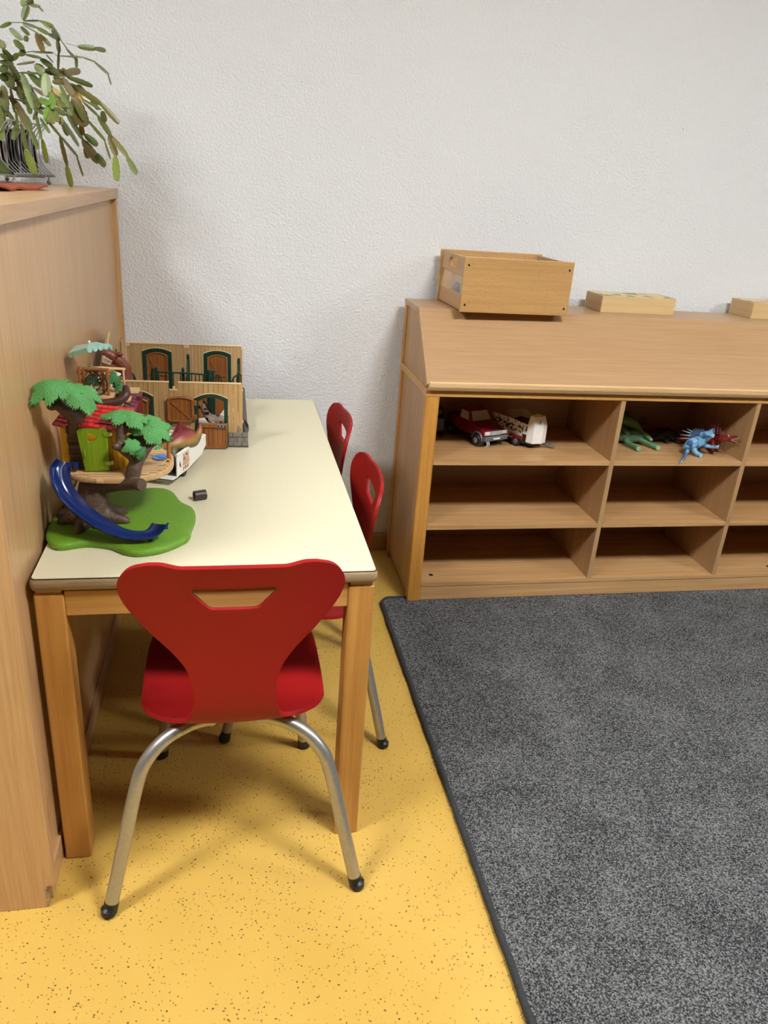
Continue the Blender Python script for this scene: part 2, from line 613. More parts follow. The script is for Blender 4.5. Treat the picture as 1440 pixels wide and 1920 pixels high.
def leaf_sheet(c, R, lobes, tilt, drop, seed, mat, parent, name='leaf_spray', stretch=(1, 1), spin=0.0, thick=0.0016, teeth=54):
    """domed spray of ragged serrated leaves, star-shaped outline"""
    rnd = random.Random(seed)
    n = teeth * 2
    ph = [rnd.uniform(0, 2 * PI) for _ in range(4)]
    prof = []
    for i in range(n):
        a = 2 * PI * i / n
        lob = abs(math.sin(a * lobes / 2 + ph[0] + 0.35 * math.sin(a * 2 + ph[1]))) ** 0.55
        r = R * (0.60 + 0.36 * lob + 0.10 * math.sin(a * 3 + ph[2]) + 0.05 * math.sin(a * 11 + ph[3]) + (0.055 if i % 2 else -0.055) + rnd.uniform(-0.04, 0.04))
        prof.append((a, r))
    rot = Euler(tilt).to_matrix()
    vs_, fs = [], []
    K = 9
    wob = [(rnd.uniform(0.6, 1.6), rnd.uniform(0, 2 * PI), rnd.uniform(0, 2 * PI)) for _ in range(6)]
    def wave(x, y):
        return sum(math.sin((x * math.cos(b) + y * math.sin(b)) * f / R * 5 + p_) for f, b, p_ in wob) / 6
    for lay in (0, 1):
        base = len(vs_)
        vs_.append(Vector((0, 0, -thick * lay)))
        for k in range(1, K + 1):
            t = k / K
            for a, r in prof:
                rr = r * t
                x, y = rr * math.cos(a + spin) * stretch[0], rr * math.sin(a + spin) * stretch[1]
                h = -drop * (rr / R) ** 2 + wave(x, y) * R * 0.10
                vs_.append(Vector((x, y, h - thick * lay)))
        for i in range(n):
            j = (i + 1) % n
            tri = (base, base + 1 + i, base + 1 + j)
            fs.append(tri if lay == 0 else tri[::-1])
            for k in range(K - 1):
                q = (base + 1 + k * n + i, base + 1 + (k + 1) * n + i, base + 1 + (k + 1) * n + j, base + 1 + k * n + j)
                fs.append(q if lay == 0 else q[::-1])
    L = 1 + K * n
    o0 = 1 + (K - 1) * n
    for i in range(n):
        j = (i + 1) % n
        fs.append((o0 + i, L + o0 + i, L + o0 + j, o0 + j))
    pts_ = [Vector(c) + rot @ q for q in vs_]
    for q in pts_:
        q.x = max(q.x, -0.3560)      # the toy only touches the cabinet beside it
    mb = MB().add(pts_, fs)
    return mb.build(name, mat, parent, smooth=True)

# ---------------------------------------------------------------- the room
WY = 0.035
X0, X1, Y0 = -2.6, 3.6, -5.6
struct(MB().box(X0, X1, WY, WY + 0.12, 0, CEIL).build('wall_back', 'wall'))
fl = struct(MB().box(X0, X1, Y0, WY, -0.06, 0).build('floor', 'floor'))
struct(MB().box(X0, X1, Y0, WY, CEIL, CEIL + 0.08).build('ceiling', 'ceiling'))
bb = MB()
bb.prism([(X0, 0.017, 0), (X0, WY, 0), (X0, WY, 0.068), (X0, 0.024, 0.068), (X0, 0.017, 0.062)], (0, 0, 0), (X1 - X0, 0, 0))
struct(bb.build('baseboard_back', 'baseboard'))

M['lamp_body'] = plain('white_lamp_housing', S(230, 230, 230), 0.4, 0.02)
mlamp, ntl, bl = base_mat('added_rim_glow')
bl.inputs['Emission Color'].default_value = (1.0, 0.97, 0.92, 1)
bl.inputs['Emission Strength'].default_value = 45.0  # glow of the added rim strips, extra light for the wall
M['added_rim_glow'] = mlamp
lamp_where = ['over the tall cabinet side of the room', 'over the left carpet edge', 'farthest to the right over the carpet']
for (lx, ly, pw), wh in zip(LAMPS, lamp_where):
    t = thing('ceiling_lamp', (lx, ly, CEIL), 'white ceiling lamp panel ' + wh, 'lamp', 'ceiling lamps')
    MB().box(lx - 0.33, lx + 0.33, ly - 0.20, ly + 0.20, CEIL - 0.06, CEIL).build('housing', 'lamp_body', t, 0.006)
    MB().box(lx - 0.30, lx + 0.30, ly - 0.17, ly + 0.17, CEIL - 0.074, CEIL - 0.058).build('diffuser_back', 'lamp_body', t)
    for sx in (-1, 1):  # glowing strips added around each lamp to brighten the back wall
        MB().box(lx + sx * 0.306 - 0.004, lx + sx * 0.306 + 0.004, ly - 0.18, ly + 0.18, CEIL - 0.130, CEIL - 0.061).build('added_glow_rim', 'added_rim_glow', t)
        MB().box(lx - 0.30, lx + 0.30, ly + sx * 0.176 - 0.004, ly + sx * 0.176 + 0.004, CEIL - 0.130, CEIL - 0.061).build('added_glow_rim', 'added_rim_glow', t)

# ---------------------------------------------------------------- carpet
CX, CYB = 0.474, -0.362
rug = thing('carpet', (1.9, -1.6, 0), 'large dark grey mottled carpet on the yellow floor before the shelf', 'carpet')
def rounded(x0, x1, y0, y1, r, k=5):
    out = []
    for cx_, cy_, a0 in ((x1 - r, y1 - r, 0), (x0 + r, y1 - r, 90), (x0 + r, y0 + r, 180), (x1 - r, y0 + r, 270)):
        for i in range(k + 1):
            a = math.radians(a0 + 90 * i / k)
            out.append((cx_ + r * math.cos(a), cy_ + r * math.sin(a)))
    return out
RX1, RY0 = 3.3, -3.4
out = rounded(CX, RX1, RY0, CYB, 0.035)
link('pile', plate([rounded(CX + 0.004, RX1 - 0.004, RY0 + 0.004, CYB - 0.004, 0.032)], 0.011, 0.0, Matrix.Translation((0, 0, 0.0065))), M['carpet'], rug)
loop = []
for i in range(len(out)):
    a, b = Vector(out[i] + (0,)), Vector(out[(i + 1) % len(out)] + (0,))
    n = max(1, int((b - a).length / 0.03))
    for j in range(n):
        loop.append(a.lerp(b, j / n))
rb = random.Random(3)
bm_ = MB()
wob = [Vector((q.x + rb.uniform(-1, 1) * 0.0012, q.y + rb.uniform(-1, 1) * 0.0012, 0.0078)) for q in loop]
bm_.tube(wob + [wob[0]], [0.0078 + rb.uniform(-1, 1) * 0.0006 for _ in range(len(wob) + 1)], 10)
bd = bm_.build('edge_binding', 'binding', rug, smooth=True)
fz = MB()
for i in range(70):
    q = rb.choice(wob)
    if q.x > CX + 0.05:
        q = Vector((CX, rb.uniform(-1.9, -0.4), 0.008))
    a = q + Vector((-0.006, 0, 0))
    fz.tube([a, a + Vector((-rb.uniform(0.003, 0.010), rb.uniform(-0.008, 0.008), rb.uniform(-0.005, 0.001)))], 0.0004, 4)
fo = fz.build('loose_fibres', 'binding', rug)
fo['kind'] = 'stuff'

# ---------------------------------------------------------------- tall cabinet on the left
KX, KN, KF, KZ = -0.343, -1.4496, 0.028, 1.2199
KXB = -0.80
cab = thing('tall_cabinet', (-0.57, -0.71, 0), 'tall light beech cabinet at the left with a plant on top', 'cabinet')
def end_panel(y0, y1):
    pl = [(KXB, y0, 0), (KX - 0.014, y0, 0), (KX - 0.016, y0, 0.046), (KX - 0.012, y0, 0.052), (KX, y0, 0.054), (KX, y0, 1.193), (KXB, y0, 1.193)]
    m = MB(); m.prism(pl, (0, 0, 0), (0, y1 - y0, 0))
    return m.build('end_panel', 'cab', cab, 0.0012)
end_panel(KN, KN + 0.019)
end_panel(KF - 0.019, KF)
MB().box(-0.366, -0.3575, KN + 0.019, KF - 0.019, 0.06, 1.193).build('back_panel', 'cab', cab)
MB().box(-0.366, -0.3515, KN + 0.0195, KF - 0.0195, 0.002, 0.058).build('bottom_rail', 'cab_y', cab, 0.001)
MB().box(KXB - 0.01, KX + 0.004, KN - 0.003, KF + 0.002, 1.1935, KZ).build('top', 'cab_y', cab, 0.0012)
MB().box(KXB - 0.018, KXB, KN + 0.002, -0.71, 0.06, 1.19).build('door', 'cab', cab, 0.001)
MB().box(KXB - 0.018, KXB, -0.707, KF - 0.002, 0.06, 1.19).build('door', 'cab', cab, 0.001)
ch = MB()
for k in range(7):
    z = 0.004 + k * 0.0065
    ch.box(KX - 0.0165, KX - 0.0135 - 0.0012 * (k % 3), KN - 0.0004, KN + 0.012, z, z + 0.005)
M['chip'] = plain('raw_chipboard', S(150, 132, 104), 0.9, 0.35, 500, bumpd=0.001)
ch.build('chipped_edge', 'chip', cab)

# ---------------------------------------------------------------- table
TX0, TX1, TY0, TY1, TH = -0.3495, 0.2475, -1.347, -0.177, 0.64
tab = thing('table', ((TX0 + TX1) / 2, (TY0 + TY1) / 2, 0), 'low wooden table with cream laminate top and amber legs', 'table')
top = link('tabletop', plate([rounded(TX0, TX1, TY0, TY1, 0.009)], 0.0225, 0.006, Matrix.Translation((0, 0, TH - 0.0133))), M['edge'], tab)
sm(top.data)
link('laminate', plate([rounded(TX0 + 0.0035, TX1 - 0.0035, TY0 + 0.0035, TY1 - 0.0035, 0.008)], 0.002, 0.0004, Matrix.Translation((0, 0, TH - 0.0011))), M['laminate'], tab)
lm = MB()
link('seam', plate([rounded(TX0 + 0.0025, TX1 - 0.0025, TY0 + 0.0025, TY1 - 0.0025, 0.008)], 0.001, 0.0, Matrix.Translation((0, 0, TH - 0.0020))), M['black'], tab)
LW = 0.0495
for sx in (0, 1):
    for sy in (0, 1):
        x = TX0 + 0.003 if sx == 0 else TX1 - 0.003 - LW
        y = TY0 + 0.007 if sy == 0 else TY1 - 0.007 - LW
        MB().box(x, x + LW, y, y + LW, 0.0, 0.606).build('leg', 'amber_z', tab, 0.004, seg=3)
        MB().box(x + 0.004, x + LW - 0.004, y + 0.004, y + LW - 0.004, 0.606, 0.6155).build('spacer_block', 'amber_x', tab)
for y in (TY0 + 0.010, TY1 - 0.010 - 0.022):
    MB().box(TX0 + 0.003 + LW, TX1 - 0.003 - LW, y, y + 0.022, 0.562, 0.611).build('apron', 'amber_x', tab, 0.0015)
for x in (TX0 + 0.007, TX1 - 0.007 - 0.022):
    MB().box(x, x + 0.022, TY0 + 0.007 + LW, TY1 - 0.007 - LW, 0.562, 0.611).build('apron', 'amber_y', tab, 0.0015)

# ---------------------------------------------------------------- chairs
def make_chair(loc, rz, label):
    t = thing('chair', (0, 0, 0), label, 'chair', 'red school chairs around the table')
    prof = [(0.178, 0.352), (0.165, 0.366), (0.12, 0.371), (0.05, 0.366), (-0.02, 0.362), (-0.07, 0.360), (-0.105, 0.361), (-0.130, 0.369),
            (-0.147, 0.388), (-0.156, 0.418), (-0.160, 0.455), (-0.163, 0.50), (-0.167, 0.55), (-0.173, 0.60), (-0.180, 0.65), (-0.187, 0.69), (-0.193, 0.722)]
    path = smooth_path([(a, b, 0) for a, b in prof], 8)
    wid = [(0, 0.125), (0.02, 0.155), (0.07, 0.168), (0.15, 0.172), (0.25, 0.171), (0.275, 0.165), (0.293, 0.153), (0.308, 0.133), (0.322, 0.110), (0.338, 0.091), (0.358, 0.078), (0.388, 0.0715), (0.42, 0.071), (0.452, 0.077),
           (0.478, 0.088), (0.51, 0.111), (0.54, 0.137), (0.57, 0.159), (0.60, 0.175), (0.63, 0.1835), (0.652, 0.183), (0.668, 0.177), (0.680, 0.166), (0.6865, 0.152), (0.69, 0.134)]
    wid = [(q.x, q.y) for q in smooth_path([(a, b, 0) for a, b in wid], 6)]
    Ls = [0]
    for a, b in zip(path, path[1:]):
        Ls.append(Ls[-1] + (b - a).length)
    sc = 0.69 / Ls[-1]
    n = 36
    vs_, fs = [], []
    zmax = path[-1].y
    for i, q in enumerate(path):
        s = Ls[i] * sc
        w = interp(wid, s)
        back = min(1, max(0, (q.y - 0.38) / 0.12))
        for k in range(n + 1):
            u = -1 + 2 * k / n
            x = u * w
            y = q.x + back * 0.9 * x * x
            z = q.y + (1 - back) * (0.55 * x * x - 0.004)
            z -= back * 0.42 * x * x * min(1, max(0, (q.y - 0.6) / 0.1))
            if q.y > 0.66:
                f_ = (q.y - 0.66) / (zmax - 0.66)
                dip = 0.0080 * max(0.0, min(1.0, (0.114 - abs(x)) / 0.028))
                z -= dip * f_ ** 2
            vs_.append((x, y, z))
    W = n + 1
    for i in range(len(path) - 1):
        for k in range(n):
            fs.append((i * W + k, i * W + k + 1, (i + 1) * W + k + 1, (i + 1) * W + k))
    me = MB().add(vs_, fs).mesh('shell')
    # grip hole
    cut = bpy.data.objects.new('cut', plate([[(-0.066, 0.6705), (0.066, 0.6705), (0.070, 0.664), (0.042, 0.632), (0.036, 0.629), (-0.036, 0.629), (-0.042, 0.632), (-0.070, 0.664)]], 0.2, 0, frame((0, -0.17, 0), (1, 0, 0), (0, 0, 1))))
    COL.objects.link(cut)
    me = modded(me, ('SOLIDIFY', dict(thickness=0.0085, offset=0.0)), ('BOOLEAN', dict(operation='DIFFERENCE', object=cut, solver='EXACT')),
                ('BEVEL', dict(width=0.0028, segments=2, limit_method='ANGLE', angle_limit=math.radians(50))))
    bpy.data.objects.remove(cut)
    me.name = 'shell'
    o = link('shell', me, 'red_shell', t)
    sm(o.data, 35)
    for sx in (-1, 1):
        for rear in (True, False):
            if rear:
                pts = [(0.045, -0.095, 0.345), (0.085, -0.108, 0.342), (0.128, -0.126, 0.326), (0.160, -0.143, 0.294), (0.177, -0.156, 0.252), (0.205, -0.183, 0.13), (0.229, -0.206, 0.024)]
            else:
                pts = [(0.045, 0.080, 0.345), (0.085, 0.100, 0.343), (0.115, 0.125, 0.328), (0.130, 0.145, 0.290), (0.137, 0.158, 0.245), (0.153, 0.183, 0.13), (0.166, 0.205, 0.028)]
            pts = [(sx * x, y, z) for x, y, z in pts]
            lg = MB().tube(smooth_path(pts, 8), 0.0128, 16).build('leg', 'alu', t, smooth=True)
            e = Vector(pts[-1]); d = (e - Vector(pts[-2])).normalized()
            cp = MB()
            g = e + d * 0.024
            cp.tube([e - d * 0.002, e + d * 0.010, Vector((g.x, g.y, 0.012)), Vector((g.x, g.y, 0.005)), Vector((g.x, g.y, 0.0003))], [0.0134, 0.0138, 0.0152, 0.0150, 0.0105], 16)
            cp.build('foot_cap', 'black_rubber', lg, smooth=True)
        MB().tube([(sx * 0.045, -0.104, 0.345), (sx * 0.045, 0.084, 0.345)], 0.0125, 12).build('seat_tube', 'alu', t, smooth=True)
        MB().box(sx * 0.085 - 0.012, sx * 0.085 + 0.012, -0.085, -0.06, 0.336, 0.356).build('stacking_bumper', 'black_rubber', t, 0.003)
    t.location = loc
    t.rotation_euler = (0, 0, rz)
    return t

chair0 = make_chair((-0.012, -1.2665, 0), 0.004, 'red plastic chair in the foreground, back towards us, at the near table end')
c2 = copy_tree(chair0); c2.location = (0.157, -0.860, 0); c2.scale = (0.92, 0.92, 0.92); c2.rotation_euler = (0, 0, PI / 2)
c2['label'] = 'red plastic chair tucked under the long table side, nearer the foreground'
c3 = copy_tree(chair0); c3.location = (0.152, -0.396, 0); c3.scale = (0.92, 0.92, 0.92); c3.rotation_euler = (0, 0, PI / 2 + 0.02)
c3['label'] = 'red plastic chair tucked under the long table side, closest to the wall'

# ---------------------------------------------------------------- pigeonhole shelf
SX, SD, SR = 0.5596, -0.389, 2.335
D = [1.205, 1.689]
SB = -0.010
sh = thing('pigeonhole_shelf', ((SX + SR) / 2, -0.2, 0), 'low beech shelf of open pigeonholes along the wall', 'shelf')
for x0, x1 in ((SX, SX + 0.0428), (SR - 0.0428, SR)):
    MB().box(x0, x1, SD, SD + 0.030, 0.012, 0.7143).build('front_post', 'honey_z', sh, 0.002)
    MB().box(x0, x1, SB - 0.028, SB, 0.0, 0.7143).build('back_post', 'honey_z', sh, 0.002)
for x in (SX + 0.006, SR - 0.022):
    MB().box(x, x + 0.016, SD + 0.030, SB - 0.028, 0.020, 0.7143).build('side_panel', 'ply_z', sh)
MB().box(SX - 0.002, SR + 0.002, SD - 0.002, SB, 0.7144, 0.7361).build('top_board', 'honey_x', sh, 0.0015)
MB().box(SX + 0.022, SR - 0.022, SB - 0.012, SB - 0.006, 0.02, 0.7143).build('back_panel', 'ply_x', sh)
BOT = 0.080
MB().box(SX + 0.0435, SR - 0.0435, SD + 0.001, SB - 0.0125, BOT - 0.015, BOT).build('bottom_board', 'shelf_x', sh, 0.001)
MB().box(SX + 0.0435, SR - 0.0435, SD + 0.003, SD + 0.020, 0.0135, BOT - 0.0155).build('plinth', 'shelf_x', sh, 0.001)
for d in D:
    MB().box(d - 0.0078, d + 0.0078, SD + 0.0005, SB - 0.0125, BOT, 0.7143).build('divider', 'ply_z', sh, 0.001)
edges = [SX + 0.022, D[0], D[1], SR - 0.022]
for z in (0.2885, 0.511):
    for i in range(3):
        a = edges[i] + (0.008 if i else 0.021)
        b = edges[i + 1] - (0.008 if i < 2 else 0.021)
        MB().box(a, b, SD + 0.0005, SB - 0.0125, z - 0.0155, z).build('shelf_board', 'shelf_x', sh, 0.001)
for (x, y) in ((0.6493, -0.3355), (1.9481, -0.3374)):
    MB().lathe((x, y, BOT), [(0.0075, -0.001), (0.0075, 0.0006), (0.006, 0.0008)], 14).build('peg_hole', 'black', sh)

# slanted display top standing on the shelf
UZ, UY = 0.9465, -0.206
LZ, LY = 0.752, -0.394
sl = thing('slant_top_case', ((SX + SR) / 2, -0.2, 0.7361), 'beech case with a slanted front panel standing on the pigeonhole shelf', 'cabinet')
UX, UR = 0.5578, 2.337
MB().box(UX - 0.001, UR + 0.001, UY, SB, UZ - 0.017, UZ).build('top_board', 'ply_x', sl, 0.0012)
dv = Vector((0, LY - UY, LZ - UZ)).normalized()
nv = Vector((0, dv.z, -dv.y))
if nv.z < 0: nv = -nv
mb = MB(); mb.prism([(UX, UY, UZ), (UX, LY, LZ), Vector((UX, LY, LZ)) - nv * 0.014, Vector((UX, UY, UZ)) - nv * 0.014], (0, 0, 0), (UR - UX, 0, 0))
slp = mb.build('slanted_panel', 'ply_x', sl, 0.001)
for x0, x1 in ((UX + 0.0005, UX + 0.022), (UR - 0.022, UR - 0.0005)):
    MB().box(x0, x1, SB - 0.028, SB, 0.7363, UZ - 0.0172).build('back_post', 'honey_z', sl, 0.001)
for x in (UX + 0.006, UR - 0.020):
    mb = MB(); mb.prism([(x, SB - 0.028, 0.7363), (x, LY + 0.022, 0.7363), (x, UY - 0.002, UZ - 0.022), (x, SB - 0.028, UZ - 0.0175)], (0, 0, 0), (0.014, 0, 0))
    mb.build('side_panel', 'ply_z', sl)
mb = MB(); mb.prism([(UX + 0.004, -0.388, 0.7363), (UX + 0.004, -0.404, 0.7363), (UX + 0.004, -0.410, 0.748), (UX + 0.004, -0.410, 0.760), (UX + 0.004, -0.404, 0.764), (UX + 0.004, -0.392, 0.752)], (0, 0, 0), (UR - UX - 0.008, 0, 0))
mb.build('ledge', 'ply_pale', sl, 0.0012)
MB().box(UX + 0.022, UR - 0.022, SB - 0.008, SB - 0.002, 0.7363, UZ - 0.0175).build('back_panel', 'ply_x', sl)

# ---------------------------------------------------------------- wooden crate on the slant top
def rotm(loc, a):
    return Matrix.Translation(loc) @ Matrix.Rotation(a, 4, 'Z')
def make_crate():
    Wc, Dc, Hc, th = 0.354, 0.262, 0.1615, 0.012
    t = thing('crate', (0, 0, 0), 'open beech crate with see-through end window, overhanging the slanted panel', 'crate')
    for y in (0, Dc - th):
        MB().box(0, Wc, y, y + th, 0.0, Hc).build('long_board', 'crate', t, 0.002)
    for x in (th * 0.5, Wc - th * 1.5):
        rr = []
        for k in range(9):
            a = PI / 2 + PI * k / 8
            rr.append((Dc / 2 - 0.032 + 0.014 * math.cos(a), Hc - 0.030 + 0.014 * math.sin(a)))
        for k in range(9):
            a = -PI / 2 + PI * k / 8
            rr.append((Dc / 2 + 0.032 + 0.014 * math.cos(a), Hc - 0.030 + 0.014 * math.sin(a)))
        link('grip_rail', plate([[(th, Hc - 0.059), (Dc - th, Hc - 0.059), (Dc - th, Hc - 0.004), (th, Hc - 0.004)], rr], th, 0.0012, frame((x + th / 2, 0, 0), (0, 1, 0), (0, 0, 1))), M['crate_side'], t)
        MB().box(x, x + th, th, Dc - th, 0.002, 0.048).build('end_rail', 'crate_side', t, 0.001)
        MB().box(x + 0.005, x + 0.007, th, Dc - th, 0.0485, Hc - 0.0595).build('window_pane', M['pane'], t)
    MB().box(th * 1.5, Wc - th * 1.5, th, Dc - th, 0.002, 0.008).build('bottom', 'crate_side', t)
    for y, s in ((-0.0004, 1), (Dc + 0.0004, -1)):
        for x in (0.014, Wc - 0.014):
            for z in (0.022, Hc - 0.024):
                MB().lathe((x, y, z), [(0.0036, 0.0), (0.0036, 0.0012)] if s > 0 else [(0.0036, -0.0012), (0.0036, 0.0)], 12, 'y').build('screw_hole', 'black', t)
    t.location = (0.672, -0.266, UZ + 0.0002)
    t.rotation_euler = (0, 0, 0.030)
    return t
M['pane'] = clear_mat('clear_acrylic', (0.92, 0.93, 0.93, 1), 0.16, 0.06)
crate = make_crate()
# what lies in the crate
M['bag'] = clear_mat('crinkled_clear_film', (0.85, 0.88, 0.9, 1), 0.33, 0.15)
rb = random.Random(11)
def crumple(n=14, m=9, s=(1, 1, 1), amp=0.2, seed=0):
    r_ = random.Random(seed)
    mb = MB().ball((0, 0, 0), 1.0, n, m)
    mb.v = [Vector((v.x * s[0], v.y * s[1], v.z * s[2])) * (1 + r_.uniform(-amp, amp)) for v in mb.v]
    return mb
cb = crumple(18, 12, (0.014, 0.048, 0.025), 0.12, 4)
cb.v = [v + Vector((0.718, -0.090, UZ + 0.100)) for v in cb.v]
o = cb.build('plastic_bag', M['bag']); rebase(o, (0.718, -0.090, UZ + 0.072)); tag(o, 'crumpled clear plastic bag behind the crate window', 'bag')
M['greyfilm'] = plain('grey_rubber_toy', S(96, 104, 116), 0.3, 0.3, 60)
gb = crumple(16, 10, (0.016, 0.060, 0.025), 0.16, 9)
gb.v = [v + Vector((0.716, -0.085, UZ + 0.040)) for v in gb.v]
o = gb.build('rubber_toy', 'greyfilm'); rebase(o, (0.716, -0.085, UZ + 0.010)); tag(o, 'shiny grey toy lying in the crate window', 'toy')
M['cream'] = plain('cream_plastic', S(232, 218, 170), 0.4, 0.06)
for i, (dx, lab) in enumerate(((0.0, 'cream coloured toy peg in the crate window, the one nearer the long front board'), (0.011, 'cream coloured toy peg in the crate window, the one farther from the front board'))):
    b0 = Vector((0.6975 + dx * 0.15, -0.176 + dx * 1.1, UZ + 0.010))
    o = MB().tube([b0, b0 + Vector((0.001, -0.002, 0.030)), b0 + Vector((0.002, 0.003, 0.062))], [0.0034, 0.0036, 0.0028], 8).build('toy_peg', 'cream', None, smooth=True)
    rebase(o, b0); tag(o, lab, 'toy', 'pegs in the crate')

# two flat puzzle boxes on the slant top
M['box_end'] = wood('pale_pine_box_end', S(178, 148, 104), S(204, 176, 130), 'y', 60, 0.55, 0.1)
def box_print(name, cols, seed):
    m, nt, b = base_mat(name)
    v = coords(nt)
    vo = nd(nt, 'ShaderNodeTexVoronoi', Scale=22.0)
    nt.links.new(v, vo.inputs['Vector'])
    sep = nt.nodes.new('ShaderNodeSeparateColor'); nt.links.new(vo.outputs['Color'], sep.inputs[0])
    r = ramp(nt, sep.outputs[0], [(0.0, cols[0]), (0.35, cols[1]), (0.7, cols[2]), (1.0, cols[0])])
    r.color_ramp.interpolation = 'CONSTANT'
    msk = ramp(nt, vo.outputs['Distance'], [(0.38, (1, 1, 1, 1)), (0.44, (0, 0, 0, 1))])
    mc = nt.nodes.new('ShaderNodeMixRGB'); mc.inputs['Color1'].default_value = S(214, 190, 146)
    nt.links.new(msk.outputs['Color'], mc.inputs['Fac']); nt.links.new(r.outputs['Color'], mc.inputs['Color2'])
    nt.links.new(mc.outputs['Color'], b.inputs['Base Color'])
    b.inputs['Roughness'].default_value = 0.5
    return m
M['print_a'] = box_print('printed_pictures_blue_green', (S(96, 112, 130), S(70, 110, 80), S(150, 140, 90)), 1)
M['print_b'] = box_print('printed_pictures_blue_pink', (S(80, 90, 150), S(190, 130, 120), S(90, 120, 160)), 2)
def make_box(loc, a, W_, D_, H_, pr, label):
    t = thing('puzzle_box', (0, 0, 0), label, 'box', 'flat wooden boxes on the slant top')
    th = 0.006
    MB().box(0, W_, 0, th, 0, H_).build('front_board', 'box', t, 0.0008)
    MB().box(0, W_, D_ - th, D_, 0, H_).build('rear_board', 'box', t, 0.0008)
    for x in (0, W_ - th):
        MB().box(x, x + th, th, D_ - th, 0, H_).build('end_board', 'box_end', t, 0.0008)
    MB().box(th, W_ - th, th, D_ - th, 0.001, H_ - 0.001).build('lid', 'box', t)
    MB().box(th + 0.008, W_ - th - 0.008, th + 0.006, D_ - th - 0.006, H_ - 0.001, H_ - 0.0004).build('printed_sheet', pr, t)
    t.location = loc; t.rotation_euler = (0, 0, a)
    return t
make_box((1.198, -0.134, UZ + 0.0002), 0.036, 0.274, 0.119, 0.054, 'print_a', 'flat pale wooden box with blue and green pictures, next to the crate')
make_box((1.770, -0.124, UZ + 0.0002), 0.040, 0.274, 0.125, 0.054, 'print_b', 'flat pale wooden box cut by the right picture edge')

# ---------------------------------------------------------------- tree house toy on the table
M['base_green'] = plain('green_moulded_base', S(100, 148, 30), 0.36, 0.16, 520, bumpd=0.003)
M['bark'] = plain('dark_brown_moulded_bark', S(84, 64, 50), 0.46, 0.25, 240, bumpd=0.0025)
M['slide_blue'] = plain('navy_blue_glossy_plastic', S(16, 38, 94), 0.16, 0.05)
M['deck'] = wood('tan_moulded_planks', S(178, 140, 92), S(222, 188, 140), 'x', 160, 0.45, 0.2)
M['yellow'] = plain('yellow_plastic', S(226, 182, 40), 0.4, 0.06, 40)
M['door_green'] = wood('green_moulded_door', S(92, 128, 14), S(132, 162, 30), 'z', 160, 0.4)
M['roof_red'] = plain('red_plastic_shingle', S(206, 36, 34), 0.42, 0.10, 90)
M['roof_red_dark'] = plain('worn_red_plastic_shingle', S(166, 30, 32), 0.42, 0.12, 90)
M['leaf'] = plain('green_moulded_leaves', S(84, 156, 82), 0.45, 0.25, 420, bumpd=0.004)
M['leaf_dark'] = plain('dark_green_moulded_leaves', S(50, 116, 56), 0.45, 0.25, 420, bumpd=0.004)
M['orange_wood'] = plain('orange_brown_moulded_post', S(178, 108, 46), 0.42, 0.12, 120)
M['cream_p'] = plain('cream_hook_plastic', S(226, 196, 142), 0.4, 0.06)

TH0 = 0.64
th_ = thing('toy_tree_house', (-0.235, -1.12, TH0), 'toy tree house with blue slide and red roof on the table', 'toy house')
bpx = [(-0.3501, -1.1981, 0.6450), (-0.3558, -1.1509, 0.6450), (-0.3485, -1.0882, 0.6450), (-0.3180, -1.0320, 0.6450), (-0.2520, -0.9777, 0.6450), (-0.1771, -0.9602, 0.6450), (-0.1402, -0.9790, 0.6450), (-0.1170, -1.0384, 0.6450), (-0.0919, -1.0726, 0.6450), (-0.0848, -1.1211, 0.6450), (-0.0906, -1.1789, 0.6450), (-0.0959, -1.2168, 0.6450), (-0.1337, -1.2581, 0.6450), (-0.1742, -1.2736, 0.6450), (-0.2025, -1.2660, 0.6450), (-0.2333, -1.2408, 0.6450), (-0.2763, -1.2302, 0.6450), (-0.3153, -1.2417, 0.6450), (-0.3356, -1.2300, 0.6450)]
bpx = [Vector((max(q[0], -0.3555), q[1], 0)) for q in bpx]
bs = smooth_path(bpx + [bpx[0]], 4)[:-1]
cen = sum(bs, Vector()) / len(bs)
vs_, fs = [], []
lev = [(0.985, 0.0003), (1.0, 0.004), (1.0, 0.008), (0.985, 0.0115), (0.955, 0.0135), (0.85, 0.0145), (0.6, 0.0155), (0.3, 0.016)]
nb = len(bs)
for s_, h in lev:
    for q in bs:
        v = cen + (q - cen) * s_
        vs_.append((v.x, v.y, TH0 + h))
vs_.append((cen.x, cen.y, TH0 + 0.016))
for i in range(len(lev) - 1):
    for k in range(nb):
        k2 = (k + 1) % nb
        fs.append((i * nb + k, i * nb + k2, (i + 1) * nb + k2, (i + 1) * nb + k))
fs += [((len(lev) - 1) * nb + k, (len(lev) - 1) * nb + (k + 1) % nb, len(vs_) - 1) for k in range(nb)]
fs.append(tuple(range(nb - 1, -1, -1)))
MB().add(vs_, fs).build('base', 'base_green', th_, smooth=True)

